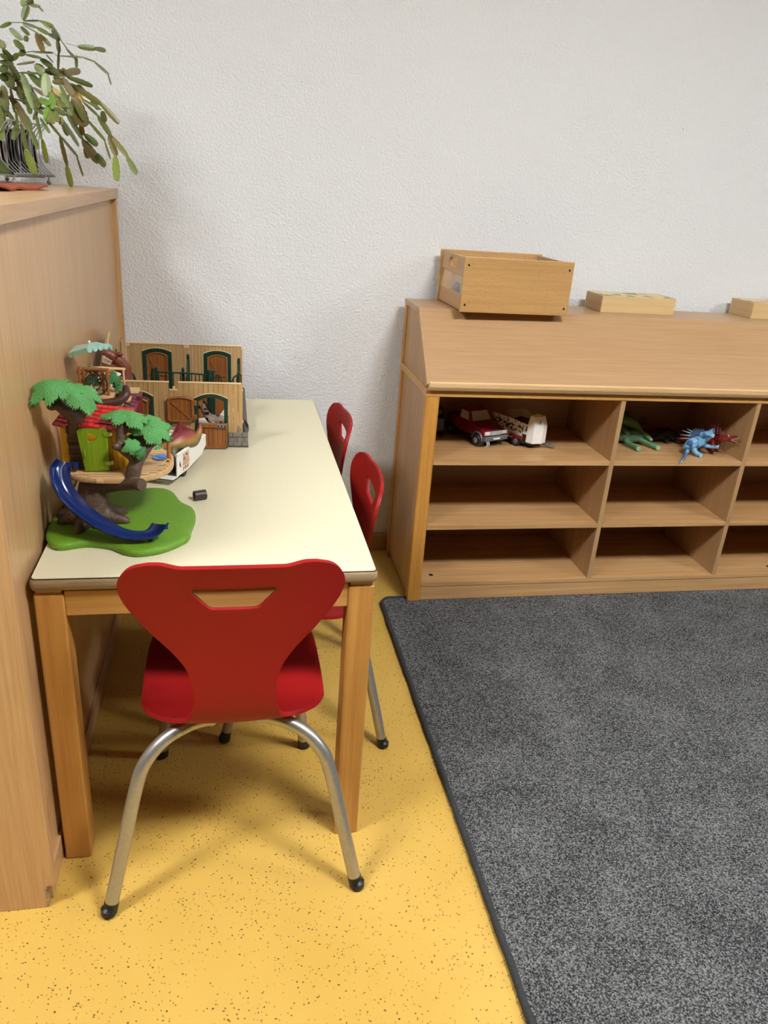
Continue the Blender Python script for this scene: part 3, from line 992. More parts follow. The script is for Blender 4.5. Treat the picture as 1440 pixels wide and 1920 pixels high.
ZB = 0.654
TC = Vector((-0.276, -1.142, 0))
chains = [[((TC.x, TC.y, ZB - 0.004), 0.040), ((TC.x + 0.002, TC.y, 0.675), 0.033), ((TC.x + 0.004, TC.y + 0.004, 0.70), 0.030), ((TC.x + 0.006, TC.y + 0.010, 0.724), 0.0285)]]
for q in ((-0.3338, -1.1515, 0.6550), (-0.2946, -1.1982, 0.6550), (-0.2587, -1.1805, 0.6550), (-0.2098, -1.1551, 0.6550), (-0.2193, -1.1062, 0.6550), (-0.3419, -1.1188, 0.6550)):
    e = Vector((q[0], q[1], ZB + 0.002))
    m_ = (TC + e) / 2
    chains.append([((TC.x, TC.y, 0.684), 0.022), ((m_.x, m_.y, 0.668), 0.0165), ((e.x * 0.8 + m_.x * 0.2, e.y * 0.8 + m_.y * 0.2, ZB + 0.006), 0.010), ((e.x, e.y, ZB), 0.006)])
# side limb below the platform with its sawn end, then the fork carrying leaves
knot = (-0.1841, -1.1850, 0.7471)
lb0 = (-0.2258, -1.1580, 0.7355)
chains.append([((TC.x + 0.006, TC.y + 0.002, 0.726), 0.020), (lb0, 0.0128), ((-0.2008, -1.1720, 0.7431), 0.0125), (knot, 0.0105)])
chains.append([((-0.1971, -1.1700, 0.7465), 0.0130), ((-0.1917, -1.1650, 0.7669), 0.0140), ((-0.1876, -1.1580, 0.7854), 0.0120), ((-0.1977, -1.1560, 0.7951), 0.0102), ((-0.2101, -1.1560, 0.8075), 0.0098), ((-0.2131, -1.1520, 0.8288), 0.0086), ((-0.2098, -1.1460, 0.8473), 0.0080), ((-0.2062, -1.1380, 0.8612), 0.006)])
chains.append([((-0.2119, -1.1560, 0.8095), 0.0095), ((-0.2206, -1.1660, 0.8139), 0.0078)])
chains.append([((-0.2091, -1.1480, 0.8398), 0.0078), ((-0.1946, -1.1420, 0.8432), 0.0078), ((-0.1837, -1.1340, 0.8502), 0.0055)])
chains.append([((-0.1849, -1.1580, 0.7833), 0.0120), ((-0.1715, -1.1500, 0.7995), 0.0095), ((-0.1598, -1.1450, 0.8125), 0.0082), ((-0.1417, -1.1400, 0.8184), 0.0075), ((-0.1246, -1.1360, 0.8183), 0.0056)])
chains.append([((-0.1734, -1.1500, 0.7995), 0.0090), ((-0.1745, -1.1400, 0.8149), 0.0078), ((-0.1758, -1.1300, 0.8262), 0.006)])
blob('trunk', chains, 'bark', th_, 0.0022, 3)
kv = Vector(knot)
kd = (kv - Vector((-0.2013, -1.1680, 0.7426))).normalized()
kk = MB().tube([kv - kd * 0.010, kv + kd * 0.010, kv + kd * 0.0125, kv + kd * 0.012, kv + kd * 0.010], [0.0105, 0.0118, 0.0108, 0.0085, 0.007], 16)
kk.build('sawn_end', 'bark', th_, smooth=True)

# platform: an oval deck of planks
PZ = 0.757
pc = Vector((-0.232, -1.078, 0)); pa, pb = 0.106, 0.098
ov = [(pc.x + pa * math.copysign(abs(math.cos(a)) ** 0.85, math.cos(a)), pc.y + pb * math.copysign(abs(math.sin(a)) ** 0.85, math.sin(a))) for a in [2 * PI * k / 48 for k in range(48)]]
link('platform_rim', plate([ov], 0.012, 0.002, Matrix.Translation((0, 0, PZ - 0.0075))), M['deck'], th_)
npl = 16
for k in range(npl):
    y0 = pc.y - pb * 0.95 + k * (1.9 * pb / npl); y1 = y0 + 1.9 * pb / npl - 0.0008
    ym = max(abs(y0 - pc.y), abs(y1 - pc.y)) / pb
    hw = pa * (max(0.0, 1 - ym ** 2.35)) ** (1 / 2.35) * 0.97
    if hw > 0.01:
        MB().box(pc.x - hw, pc.x + hw, y0, y1, PZ - 0.002, PZ + 0.0003).build('deck_plank', 'deck', th_)
for q in ((-0.2515, -1.1770, 0.7608), (-0.2058, -1.1600, 0.7618)):
    MB().box(q[0] - 0.006, q[0] + 0.006, q[1] - 0.004, q[1] + 0.008, PZ - 0.010, PZ - 0.004).build('clip', 'deck', th_, 0.001)
q = (-0.2053, -1.1650, 0.7616)
MB().box(q[0] - 0.003, q[0] + 0.003, q[1] - 0.002, q[1] + 0.004, PZ - 0.024, PZ - 0.004).build('clip', 'deck', th_, 0.0008)

# house body behind the door
HY0, HY1 = -1.135, -1.02
fw = MB()
wl = [(-0.2400, -1.1350, 0.8353), (-0.2052, -1.1350, 0.8358), (-0.2127, -1.1350, 0.7600), (-0.2446, -1.1350, 0.7556)]
fw.prism([(q[0], HY0, q[2]) for q in wl], (0, 0, 0), (0, 0.006, 0))
hw_ = fw.build('front_wall', 'yellow', th_, 0.0008)
gx0, gx1 = wl[0][0], wl[1][0]
for k in range(1, 4):
    x = gx0 + (gx1 - gx0) * k / 4
    MB().box(x - 0.0004, x + 0.0004, HY0 - 0.0006, HY0 + 0.001, PZ + 0.002, wl[0][2] - 0.002).build('plank_groove', plain('deep_yellow_groove', S(176, 132, 22), 0.5), hw_)
sw = MB()
lw = [(-0.3235, -1.1200, 0.8337), (-0.3124, -1.1200, 0.8338), (-0.3109, -1.1200, 0.7649), (-0.3245, -1.1200, 0.7606)]
sw.prism([(q[0], -1.120, q[2]) for q in lw], (0, 0, 0), (0, 0.07, 0))
sw.build('side_wall', 'yellow', th_, 0.0008)
MB().box(wl[1][0] - 0.006, wl[1][0], HY0 + 0.0065, HY1, PZ + 0.0005, 0.838).build('side_wall', 'yellow', th_, 0.0008)
MB().box(-0.325, wl[1][0], HY1, HY1 + 0.005, PZ + 0.0005, 0.838).build('rear_wall', 'yellow', th_, 0.0008)
# trunk boards beside the door
M['bark_plank'] = wood('dark_brown_moulded_boards', S(50, 36, 26), S(92, 70, 54), 'x', 180, 0.55, 0.3)
for k in range(8):
    t0 = k / 8
    a = Vector((-0.3124, -1.1280, 0.8383)).lerp(Vector((-0.3083, -1.1280, 0.7572)), t0)
    b = Vector((-0.2840, -1.1280, 0.8357)).lerp(Vector((-0.2836, -1.1280, 0.7572)), t0)
    MB().box(a.x + 0.002 * (k % 2), b.x - 0.001 * (k % 3), -1.130 - 0.003 * (k % 2), -1.112, a.z - 0.0125, a.z - 0.0008).build('trunk_board', 'bark_plank', th_, 0.0015)
# door
dl = [(-0.2894, -1.1500, 0.8374), (-0.2845, -1.1500, 0.8415), (-0.2399, -1.1460, 0.8429), (-0.2364, -1.1460, 0.8388), (-0.2370, -1.1460, 0.7618), (-0.2800, -1.1500, 0.7590)]
dmin = dl[5]
hc = Vector((-0.2650, -1.1480, 0.8249))
hole = [(hc.x + 0.0085 * math.cos(a) * (1 + 0.15 * math.cos(3 * a)), hc.z + 0.0085 * math.sin(a) * (1 + 0.15 * math.cos(3 * a))) for a in [2 * PI * k / 20 for k in range(20)]]
dr = link('door', plate([[(q[0], q[2]) for q in dl], hole], 0.005, 0.0008, frame((0, -1.148, 0), (1, 0, 0), (0, 0, 1))), M['door_green'], th_)
h0 = Vector((-0.2780, -1.1530, 0.8018)); h1 = Vector((-0.2771, -1.1530, 0.7894))
MB().tube([h0 + Vector((0, 0.003, 0)), h0 + Vector((0, -0.002, 0)), h1 + Vector((0, -0.002, 0)), h1 + Vector((0, 0.003, 0))], 0.0017, 8).build('door_handle', 'door_green', dr, smooth=True)
for q in ((-0.2386, -1.1480, 0.8313), (-0.2396, -1.1480, 0.7753)):
    MB().box(q[0] - 0.005, q[0] + 0.006, q[1] - 0.004, q[1] + 0.006, q[2] - 0.004, q[2] + 0.004).build('hinge', 'door_green', dr, 0.001)
    MB().box(q[0] + 0.0062, q[0] + 0.010, q[1] - 0.002, q[1] + 0.006, q[2] - 0.003, q[2] + 0.003).build('hinge_pin', 'cream_p', dr, 0.0006)

# roof: sloping sheet carrying rows of shingles, two pitches split by the trunk
def roof(p00, p10, p01, p11, rows, cols, seed):
    """p00/p10 eave ends, p01/p11 ridge ends"""
    p00, p10, p01, p11 = [Vector(q) for q in (p00, p10, p01, p11)]
    n = (p10 - p00).cross(p01 - p00).normalized()
    if n.z < 0: n = -n
    rf = MB(); rf.prism([p00, p10, p11, p01], n * -0.003, n * 0.0)
    ro = rf.build('roof', 'roof_red_dark', th_)
    rnd = random.Random(seed)
    for r in range(rows):
        t0, t1 = r / rows, (r + 1.12) / rows
        off = rnd.uniform(0, 0.6) / cols
        for c in range(-1, cols + 1):
            u0, u1 = c / cols + off, (c + 0.93) / cols + off
            u0, u1 = max(0, u0), min(1, u1)
            if u1 - u0 < 0.02: continue
            def at(u, t):
                t = min(t, 1)
                return (p00.lerp(p10, u)).lerp(p01.lerp(p11, u), t)
            lift = 0.0022 + rnd.uniform(-0.0003, 0.0004)
            j = rnd.uniform(-0.02, 0.02)
            pts = [at(u0, t0 + j), at(u1, t0 + j), at(u1, t1), at(u0, t1)]
            up = [pts[0] + n * lift, pts[1] + n * lift, pts[2] + n * 0.0006, pts[3] + n * 0.0006]
            dn = [q - n * 0.0004 for q in pts]
            MB().add(dn + up, [(3, 2, 1, 0), (4, 5, 6, 7), (0, 1, 5, 4), (1, 2, 6, 5), (2, 3, 7, 6), (3, 0, 4, 7)]).build('shingle', 'roof_red_dark' if rnd.random() < 0.13 else 'roof_red', ro)
    return ro
roof((-0.2850, -1.1500, 0.8465), (-0.1968, -1.1500, 0.8386), (-0.2757, -1.0750, 0.8675), (-0.1951, -1.0750, 0.8596), 6, 8, 5)
roof((-0.3324, -1.1350, 0.8453), (-0.3092, -1.1350, 0.8395), (-0.3201, -1.0750, 0.8594), (-0.2940, -1.0750, 0.8536), 5, 3, 8)
# upper trunk fork and leaves on the left
blob('upper_branch', [
    [((-0.2959, -1.1280, 0.8263), 0.012), ((-0.2926, -1.1340, 0.8425), 0.0140), ((-0.2929, -1.1400, 0.8594), 0.0140), ((-0.3038, -1.1480, 0.8745), 0.0118), ((-0.3153, -1.1520, 0.8882), 0.0105), ((-0.3219, -1.1480, 0.9016), 0.008)],
    [((-0.3145, -1.1520, 0.8863), 0.0085), ((-0.3247, -1.1640, 0.8866), 0.0080)],
    [((-0.2902, -1.1380, 0.8519), 0.0125), ((-0.2786, -1.1380, 0.8701), 0.0095), ((-0.2699, -1.1340, 0.8841), 0.008), ((-0.2666, -1.1280, 0.8914), 0.006)]], 'bark', th_, 0.002, 3)
lc = Vector((-0.3149, -1.1720, 0.9271))
leaf_sheet(lc, 0.040, 7, (0.50, -0.05, 0.2), 0.016, 3, 'leaf', th_, stretch=(1.15, 0.85))
lc = Vector((-0.2696, -1.1720, 0.9139))
leaf_sheet(lc, 0.036, 6, (0.60, 0.40, 0.0), 0.014, 5, 'leaf', th_, stretch=(1.1, 0.9))
lc = Vector((-0.2915, -1.1300, 0.8855))
leaf_sheet(lc, 0.024, 5, (0.6, 0.1, 0.3), 0.010, 6, 'leaf_dark', th_)
lc = Vector((-0.3362, -1.1720, 0.9134))
leaf_sheet(lc, 0.024, 5, (0.5, -0.45, 0.3), 0.012, 7, 'leaf', th_, stretch=(1.1, 0.7))
# leaves on the right fork
lc = Vector((-0.1984, -1.1450, 0.8685))
leaf_sheet(lc, 0.040, 6, (0.42, 0.18, 0.1), 0.012, 13, 'leaf', th_, stretch=(1.12, 0.68))
lc = Vector((-0.1587, -1.1400, 0.8452))
leaf_sheet(lc, 0.040, 6, (0.62, 0.22, 0.1), 0.012, 15, 'leaf', th_, stretch=(1.08, 0.86))
lc = Vector((-0.1828, -1.1200, 0.8219))
leaf_sheet(lc, 0.020, 5, (0.6, 0.0, 0.4), 0.008, 17, 'leaf_dark', th_)
lc = Vector((-0.1870, -1.1750, 0.8162))
leaf_sheet(lc, 0.0215, 5, (1.0, 0.55, 0.2), 0.008, 18, 'leaf', th_, stretch=(1.0, 0.8))
lc = Vector((-0.1742, -1.1780, 0.8050))
leaf_sheet(lc, 0.013, 4, (1.1, 0.8, 0.2), 0.005, 19, 'leaf_dark', th_, stretch=(0.7, 1.1))
lc = Vector((-0.1597, -1.0200, 0.7558))
leaf_sheet(lc, 0.012, 4, (0.9, 0.3, 0.2), 0.005, 21, 'leaf', th_)
# orange post and hooks at the far end of the platform
q0 = Vector((-0.1342, -1.0872, 0.7570)); q0.z = PZ
MB().tube([q0, q0 + Vector((0, 0, 0.018)), q0 + Vector((0.001, 0, 0.052))], [0.0042, 0.0036, 0.0036], 10).build('post', 'orange_wood', th_, smooth=True)
q1 = q0 + Vector((0, 0, 0.05))
MB().tube([q1, q1 + Vector((-0.02, 0.005, 0.006)), q1 + Vector((-0.055, 0.01, 0.008))], 0.0032, 8).build('post_rail', 'orange_wood', th_, smooth=True)
for q in ((-0.1393, -1.1147, 0.7570), (-0.1335, -1.0964, 0.7570)):
    b_ = Vector(q); b_.z = PZ
    MB().tube(smooth_path([b_, b_ + Vector((0.002, 0, 0.005)), b_ + Vector((-0.003, -0.001, 0.008)), b_ + Vector((-0.007, -0.002, 0.004)), b_ + Vector((-0.009, -0.002, 0.007))], 4), 0.0013, 6).build('hook', 'cream_p', th_, smooth=True)

# slide: trough hung between its two rims
rimA = smooth_path([(-0.2980, -1.1500, 0.7779), (-0.3042, -1.1580, 0.7651), (-0.3009, -1.1680, 0.7406), (-0.2885, -1.1780, 0.7245), (-0.2679, -1.1940, 0.7066), (-0.2426, -1.2040, 0.6894), (-0.2154, -1.2120, 0.6743), (-0.1953, -1.2180, 0.6692), (-0.1765, -1.2180, 0.6678), (-0.1669, -1.2170, 0.6716), (-0.1593, -1.2120, 0.6811)], 6)
rimB = smooth_path([(-0.3248, -1.1600, 0.7875), (-0.3327, -1.1760, 0.7769), (-0.3279, -1.1960, 0.7578), (-0.3148, -1.2100, 0.7346), (-0.2900, -1.2280, 0.7151), (-0.2617, -1.2400, 0.6961), (-0.2308, -1.2480, 0.6805), (-0.1980, -1.2520, 0.6701), (-0.1685, -1.2520, 0.6696), (-0.1453, -1.2480, 0.6759), (-0.1289, -1.2440, 0.6952)], 6)
NC = 14
m_ = len(rimA)
vs_, fs = [], []
for i in range(m_):
    a, b = rimA[i], rimB[i]
    i0, i1 = max(i - 1, 0), min(i + 1, m_ - 1)
    d = ((rimA[i1] + rimB[i1]) - (rimA[i0] + rimB[i0])).normalized()
    sag = (b - a).cross(d).normalized()
    if sag.z > 0 or (abs(sag.z) < 0.3 and sag.y < 0): sag = -sag
    dep = 0.0125 - 0.0055 * min(1, max(0, (i - 24) / 16))
    row_in, row_out = [], []
    for k in range(NC + 1):
        u = k / NC
        v = 2 * u - 1
        h = dep * (1 - abs(v) ** 3)
        row_in.append(a.lerp(b, u) + sag * h)
        row_out.append(a.lerp(b, 0.5 + v * 0.545) + sag * (h * 1.05 + 0.0022))
    vs_ += row_in + row_out[::-1]
ns = 2 * (NC + 1)
for i in range(m_ - 1):
    for k in range(ns):
        k2 = (k + 1) % ns
        fs.append((i * ns + k, i * ns + k2, (i + 1) * ns + k2, (i + 1) * ns + k))
for k in range(NC):
    fs.append((k, ns - 1 - k, ns - 2 - k, k + 1))
    o_ = (m_ - 1) * ns
    fs.append((o_ + k, o_ + k + 1, o_ + ns - 2 - k, o_ + ns - 1 - k))
sl_ = MB().add(vs_, fs).build('slide', 'slide_blue', th_, smooth=True)
e0 = rimB[-2]; e1 = (rimA[-9] + rimB[-9]) / 2
MB().box(e0.x - 0.004, e0.x + 0.003, e0.y + 0.004, e0.y + 0.010, e0.z - 0.012, e0.z - 0.004).build('slide_lip', 'slide_blue', sl_, 0.001)
MB().box(e1.x - 0.004, e1.x + 0.004, e1.y - 0.006, e1.y + 0.004, 0.6545, e1.z - 0.011).build('slide_foot', 'slide_blue', sl_, 0.001)
q = rimA[0]
MB().box(q.x - 0.002, q.x + 0.007, q.y - 0.002, q.y + 0.006, q.z - 0.014, q.z - 0.001).build('slide_clip', 'slide_blue', sl_, 0.001)

# blue dish on the platform
b_ = Vector((-0.1506, -1.0697, 0.7585)); b_.z = PZ + 0.0005
M['dish_blue'] = plain('light_blue_plastic', S(84, 132, 206), 0.35, 0.05)
o = MB().lathe(b_, [(0.0135, 0.0), (0.0165, 0.0022), (0.0160, 0.0026), (0.0120, 0.0012), (0.004, 0.0011)], 20).build('toy_dish', 'dish_blue', None, smooth=True)
rebase(o, b_); tag(o, 'small light blue dish on the tree house platform', 'dish')

# brown log lying on the table
M['log'] = plain('dark_brown_moulded_log', S(62, 46, 40), 0.45, 0.2, 200, bumpd=0.0008)
lgp = Vector((-0.0802, -1.0067, 0.6400))
r_ = 0.0105
ax = Vector((0.93, 0.36, 0)).normalized()
c_ = lgp + Vector((0, 0.004, r_))
lt = thing('toy_log', lgp, 'short dark brown toy log lying alone on the cream tabletop', 'toy')
MB().tube([c_ - ax * 0.013, c_ - ax * 0.0125, c_ + ax * 0.0125, c_ + ax * 0.013], [r_ * 0.92, r_, r_, r_ * 0.92], 18).build('log_body', 'log', lt, smooth=True)
MB().tube([c_ - ax * 0.0136, c_ - ax * 0.0128], [r_ * 0.66, r_ * 0.68], 18).build('log_end', 'black', lt)
MB().box(c_.x - 0.004, c_.x + 0.004, c_.y - r_ * 0.4, c_.y + r_ * 0.4, 0.6403, 0.6425).build('log_peg', 'log', lt)

# ---------------------------------------------------------------- toy stable
M['tan_plank'] = wood('tan_moulded_stable_planks', S(162, 126, 78), S(196, 160, 108), 'z', 200, 0.45, 0.1)
M['tan_trim'] = plain('pale_tan_plastic', S(222, 186, 134), 0.4, 0.05)
M['tan_plain'] = plain('tan_plastic_panel', S(186, 152, 104), 0.45, 0.06)
M['stable_green'] = plain('dark_green_plastic', S(20, 52, 38), 0.38, 0.1)
M['door_brown'] = wood('brown_moulded_door', S(122, 70, 26), S(158, 98, 44), 'z', 220, 0.42, 0.1)
M['stone'] = plain('grey_moulded_stone', S(124, 118, 108), 0.6, 0.2, 140, bumpd=0.001)
M['stone_joint'] = plain('grey_plastic_base', S(92, 90, 86), 0.6, 0.12)
M['grey_metal'] = plain('grey_plastic_fitting', S(128, 128, 126), 0.35, 0.1)
FZ, SXR, SXL = 0.683, 0.026, -0.318
FY, BY = -0.657, -0.215
st = thing('toy_stable', (-0.15, -0.44, 0.64), 'open toy horse stable with tan planks and green arches against the wall', 'toy stable')
# plinth
MB().box(SXL + 0.004, SXR + 0.004, FY + 0.002, BY + 0.008, 0.6403, 0.6440).build('floor_plate', 'stone_joint', st)
def arch(x0, x1, z0, z1, rise, n=10):
    pts = [(x0, z0), (x1, z0), (x1, z1 - rise)]
    c = (x0 + x1) / 2; h = (x1 - x0) / 2
    for k in range(1, n):
        u = 1 - 2 * k / n
        pts.append((c + h * u, z1 - rise * u * u))
    pts.append((x0, z1 - rise))
    return pts
def arch_top(x, x0, x1, z1, rise):
    c = (x0 + x1) / 2; h = (x1 - x0) / 2
    u = (x - c) / h
    return z1 - rise * u * u
def plank_wall(name, y0, y1, xa, xb, z0, ztop, holes, notches, parent, pw=0.0118):
    mb = MB()
    n = int(round((xb - xa) / pw)); w = (xb - xa) / n
    for i in range(n):
        p0, p1 = xa + i * w, xa + (i + 1) * w - 0.0007
        segs = [(p0, p1)]
        for hx0, hx1, hz0, hz1, rise in holes:
            ns_ = []
            for a, b in segs:
                for c, d in ((a, min(b, hx0)), (max(a, hx1), b), (max(a, hx0), min(b, hx1))):
                    if d - c > 0.0003: ns_.append((c, d))
            segs = ns_
        for a, b in segs:
            mid = (a + b) / 2
            zt_ = ztop
            for nx0, nx1, dep in notches:
                if nx0 <= mid <= nx1: zt_ = ztop - dep
            lo = z0
            for hx0, hx1, hz0, hz1, rise in holes:
                if hx0 <= mid <= hx1:
                    lo = arch_top(mid, hx0, hx1, hz1, rise)
            if zt_ - lo > 0.001:
                mb.box(a, b, y0, y1, lo, zt_)
    o = mb.build(name, 'tan_plank', parent, 0.0)
    o['kind'] = 'stuff'
    return o
A2 = (-0.102, -0.0215, 0.644, 0.7785, 0.012)
A1 = (-0.268, -0.2005, 0.644, 0.7815, 0.012)
plank_wall('front_planking', FY, FY + 0.006, SXL, 0.0165, FZ - 0.003, 0.8055, [A1, A2], [(-0.161, -0.141, 0.016)], st)
for a, b in ((SXL, -0.1615), (-0.1405, 0.0125)):
    MB().box(a, b, FY - 0.0012, FY + 0.007, 0.8056, 0.8085).build('wall_cap', 'tan_trim', st, 0.0006)
MB().box(-0.1605, -0.1415, FY - 0.001, FY + 0.007, 0.7868, 0.7893).build('wall_cap', 'tan_trim', st, 0.0004)
MB().tube([(-0.151, FY + 0.002, 0.7895), (-0.151, FY + 0.002, 0.796)], 0.0030, 8).build('pin', 'tan_trim', st, smooth=True)
MB().box(0.0130, 0.0170, FY - 0.0010, FY + 0.007, 0.789, 0.7915).build('wall_cap', 'tan_trim', st, 0.0004)
# stone course
MB().box(-0.0208, SXR + 0.003, FY + 0.0012, FY + 0.012, 0.6441, FZ - 0.0035).build('stone_course', 'stone_joint', st)
sx_ = [(-0.0205, -0.0100, 0), (-0.0092, 0.0130, 0), (0.0138, 0.0285, 0), (-0.0205, -0.0065, 1), (-0.0057, 0.0010, 1), (0.0018, 0.0190, 1), (0.0198, 0.0285, 1), (-0.0205, -0.0090, 2), (-0.0082, 0.0120, 2), (0.0128, 0.0285, 2)]
for a, b, r in sx_:
    z1 = FZ - 0.004 - r * 0.0118 - (0.001 if r == 1 else 0)
    MB().box(a, b, FY - 0.0006, FY + 0.004, z1 - 0.0108, z1).build('stone', 'stone', st, 0.0009, seg=1)
MB().box(-0.200, -0.1025, FY + 0.001, FY + 0.012, 0.6441, FZ - 0.0035).build('stone_course', 'stone_joint', st)
for k in range(6):
    for r in range(3):
        a = -0.199 + k * 0.0162 + (0.004 if r == 1 else 0)
        z1 = FZ - 0.004 - r * 0.0118
        MB().box(a, min(a + 0.0154, -0.103), FY - 0.0006, FY + 0.004, z1 - 0.0108, z1).build('stone', 'stone', st, 0.0009, seg=1)
MB().box(0.0190, 0.0290, FY + 0.0125, BY + 0.006, 0.6441, FZ).build('side_plinth', 'stone_joint', st, 0.0008)
for k in range(4):
    y = FY + 0.10 + k * 0.085
    MB().box(0.0290, 0.0300, y, y + 0.004, 0.655, 0.664).build('plinth_slot', 'black', st)
MB().lathe((0.0075, FY - 0.0012, 0.690), [(0.0045, -0.002), (0.0050, 0.0), (0.0050, 0.001)], 12, 'y').build('round_fitting', 'grey_metal', st)
MB().box(-0.158, -0.138, FY - 0.003, FY - 0.0005, 0.698, 0.712).build('grey_tray', 'grey_metal', st, 0.001)
# back wall
B1 = (-0.268, -0.185, 0.66, 0.7955, 0.010)
B2 = (-0.0915, -0.0120, 0.66, 0.7935, 0.010)
plank_wall('rear_planking', BY, BY + 0.006, SXL + 0.006, 0.0215, 0.6441, 0.8085, [B1, B2], [], st, 0.0105)
for a, b in ((-0.302, -0.150), (-0.133, 0.0175)):
    MB().box(a, b, BY - 0.002, BY + 0.008, 0.8086, 0.8115).build('wall_cap', 'tan_trim', st, 0.0006)
for a, b in ((-0.313, -0.302), (-0.1495, -0.1335), (0.0175, 0.022)):
    MB().box(a, b, BY - 0.0022, BY + 0.007, 0.8, 0.8075).build('wall_cap', 'tan_trim', st, 0.001)
MB().box(0.0216, 0.0235, BY - 0.002, BY + 0.007, 0.6441, 0.800).build('wall_edge', 'tan_trim', st)
def arch_frame(A, y, fwid, parent, low=None):
    x0, x1, z0, z1, rise = A
    link('arch_frame', plate([arch(x0 - 0.0005, x1 + 0.0005, z0, z1 + 0.001, rise), arch(x0 + fwid, x1 - fwid, z0 - 0.001 if low is None else low, z1 - fwid * 0.9, rise * 0.8)], 0.010, 0.0008, frame((0, y, 0), (1, 0, 0), (0, 0, 1))), M['stable_green'], parent)
def arch_frame_open(A, y, fwid, parent):
    x0, x1, z0, z1, rise = A
    o_ = arch(x0 - 0.0005, x1 + 0.0005, z0, z1 + 0.001, rise)
    i_ = arch(x0 + fwid, x1 - fwid, z0, z1 - fwid * 0.9, rise * 0.8)
    lp = [o_[1]] + o_[2:] + [o_[0]] + [i_[0]] + i_[:1:-1] + [i_[1]]
    link('arch_frame', plate([lp], 0.010, 0.0006, frame((0, y, 0), (1, 0, 0), (0, 0, 1))), M['stable_green'], parent)
    n = 12
    arc = []
    for k in range(n + 1):
        u = -1 + 2 * k / n
        arc.append(((x0 + x1) / 2 + (x1 - x0) / 2 * u, y - 0.003, z1 + 0.0022 - rise * u * u))
    MB().tube(arc, 0.0013, 6).build('arch_rim', 'tan_trim', parent)
for A, y in ((A1, FY + 0.003), (A2, FY + 0.003), (B1, BY + 0.003), (B2, BY + 0.003)):
    arch_frame_open(A, y, 0.0088 if A in (A1, A2) else 0.0105, st)
def z_door(x0, x1, z0, z1, rise, y, parent, flip=False, split=None, name='door_leaf'):
    d = link(name, plate([arch(x0, x1, z0, z1, rise)], 0.004, 0.0005, frame((0, y, 0), (1, 0, 0), (0, 0, 1))), M['door_brown'], parent)
    b = 0.0042
    fr = MB()
    fr.box(x0, x0 + b, y - 0.0042, y - 0.0018, z0, z1 - rise)
    fr.box(x1 - b, x1, y - 0.0042, y - 0.0018, z0, z1 - rise)
    fr.box(x0, x1, y - 0.0042, y - 0.0018, z0, z0 + b)
    arc = [((x0 + x1) / 2 + ((x1 - x0) / 2 - 0.002) * u, y - 0.0030, z1 - 0.002 - rise * u * u) for u in [-1 + k / 5 for k in range(11)]]
    fr.tube(arc, 0.0024, 6)
    fr.build('ledge_frame', 'door_brown', d, 0.0005, seg=1)
    n = 6
    for k in range(1, n):
        x = x0 + (x1 - x0) * k / n
        MB().box(x - 0.0004, x + 0.0004, y - 0.0024, y - 0.0015, z0 + b, z1 - rise).build('board_joint', 'black_brown', d)
    if rise > 0:
        a, c = Vector((x0 + 0.006, y - 0.003, z1 - rise - 0.003)), Vector((x1 - 0.004, y - 0.003, z0 + 0.006))
        MB().beam(a, c, 0.0045, 0.0022, (0, 1, 0)).build('brace', 'door_brown', d)
    return d
M['black_brown'] = plain('deep_brown_joint', S(84, 46, 18), 0.6, 0.1)
ud = z_door(-0.1675, -0.1055, 0.7095, 0.7735, 0.006, FY - 0.006, st)
for z in (0.7215, 0.7575):
    MB().box(-0.1052, -0.0965, FY - 0.010, FY - 0.0025, z - 0.006, z + 0.006).build('hinge', 'door_brown', ud, 0.0012)
ld_ = z_door(-0.0925, -0.0225, 0.6445, 0.7085, 0.0, FY - 0.014, st)
MB().box(-0.0925, -0.0225, FY - 0.0195, FY - 0.0165, 0.6985, 0.7080).build('top_rail', 'door_brown', ld_, 0.0006)
MB().box(-0.049, -0.025, FY - 0.0215, FY - 0.0198, 0.699, 0.707).build('bolt_plate', 'grey_metal', ld_, 0.0005)
for x in (-0.046, -0.038, -0.030):
    MB().box(x, x + 0.003, FY - 0.0228, FY - 0.0216, 0.7005, 0.7055).build('bolt', 'black', ld_)
for z in (0.662, 0.692):
    MB().box(-0.0965, -0.0928, FY - 0.016, FY - 0.003, z - 0.004, z + 0.004).build('hinge', 'door_brown', ld_, 0.0008)
dA = z_door(-0.262, -0.212, 0.648, 0.770, 0.008, FY - 0.010, st)
MB().tube([(-0.243, FY - 0.0145, 0.72), (-0.243, FY - 0.018, 0.726), (-0.243, FY - 0.0145, 0.732)], 0.001, 6).build('pull', 'door_brown', dA)
for (x0, x1, z0, z1, rise) in (B1, B2):
    d = z_door(x0 + 0.011, x1 - 0.011, z0, z1 - 0.010, 0.008, BY + 0.003, st)
    MB().box(x0 + 0.012, x1 - 0.012, BY - 0.003, BY + 0.001, 0.7165, 0.7195).build('middle_rail', 'door_brown', d)
# inner partitions and railings
def railing(pts_top, z0, parent, n, y=None, posts=True):
    mb = MB()
    mb.tube(smooth_path(pts_top, 4), 0.0022, 6)
    P_ = [Vector(q) for q in pts_top]
    tot = len(P_) - 1
    for k in range(n + 1):
        t = k / n * tot
        i = min(int(t), tot - 1)
        q = P_[i].lerp(P_[i + 1], t - i)
        mb.tube([(q.x, q.y, z0), q], 0.0015, 6)
    o = mb.build('railing', 'stable_green', parent)
    return o
def post(x, y, z0, z1, parent, r=0.0042, knob=True):
    mb = MB().tube([(x, y, z0), (x, y, z1)], r, 10)
    if knob: mb.ball((x, y, z1 + r * 0.8), r * 1.0, 10, 6)
    mb.build('railing_post', 'stable_green', parent, smooth=True)
RY = -0.44
railing([(-0.2238, -0.4400, 0.7799), (-0.1276, -0.4400, 0.7781), (-0.0767, -0.4400, 0.7750)], 0.6445, st, 10)
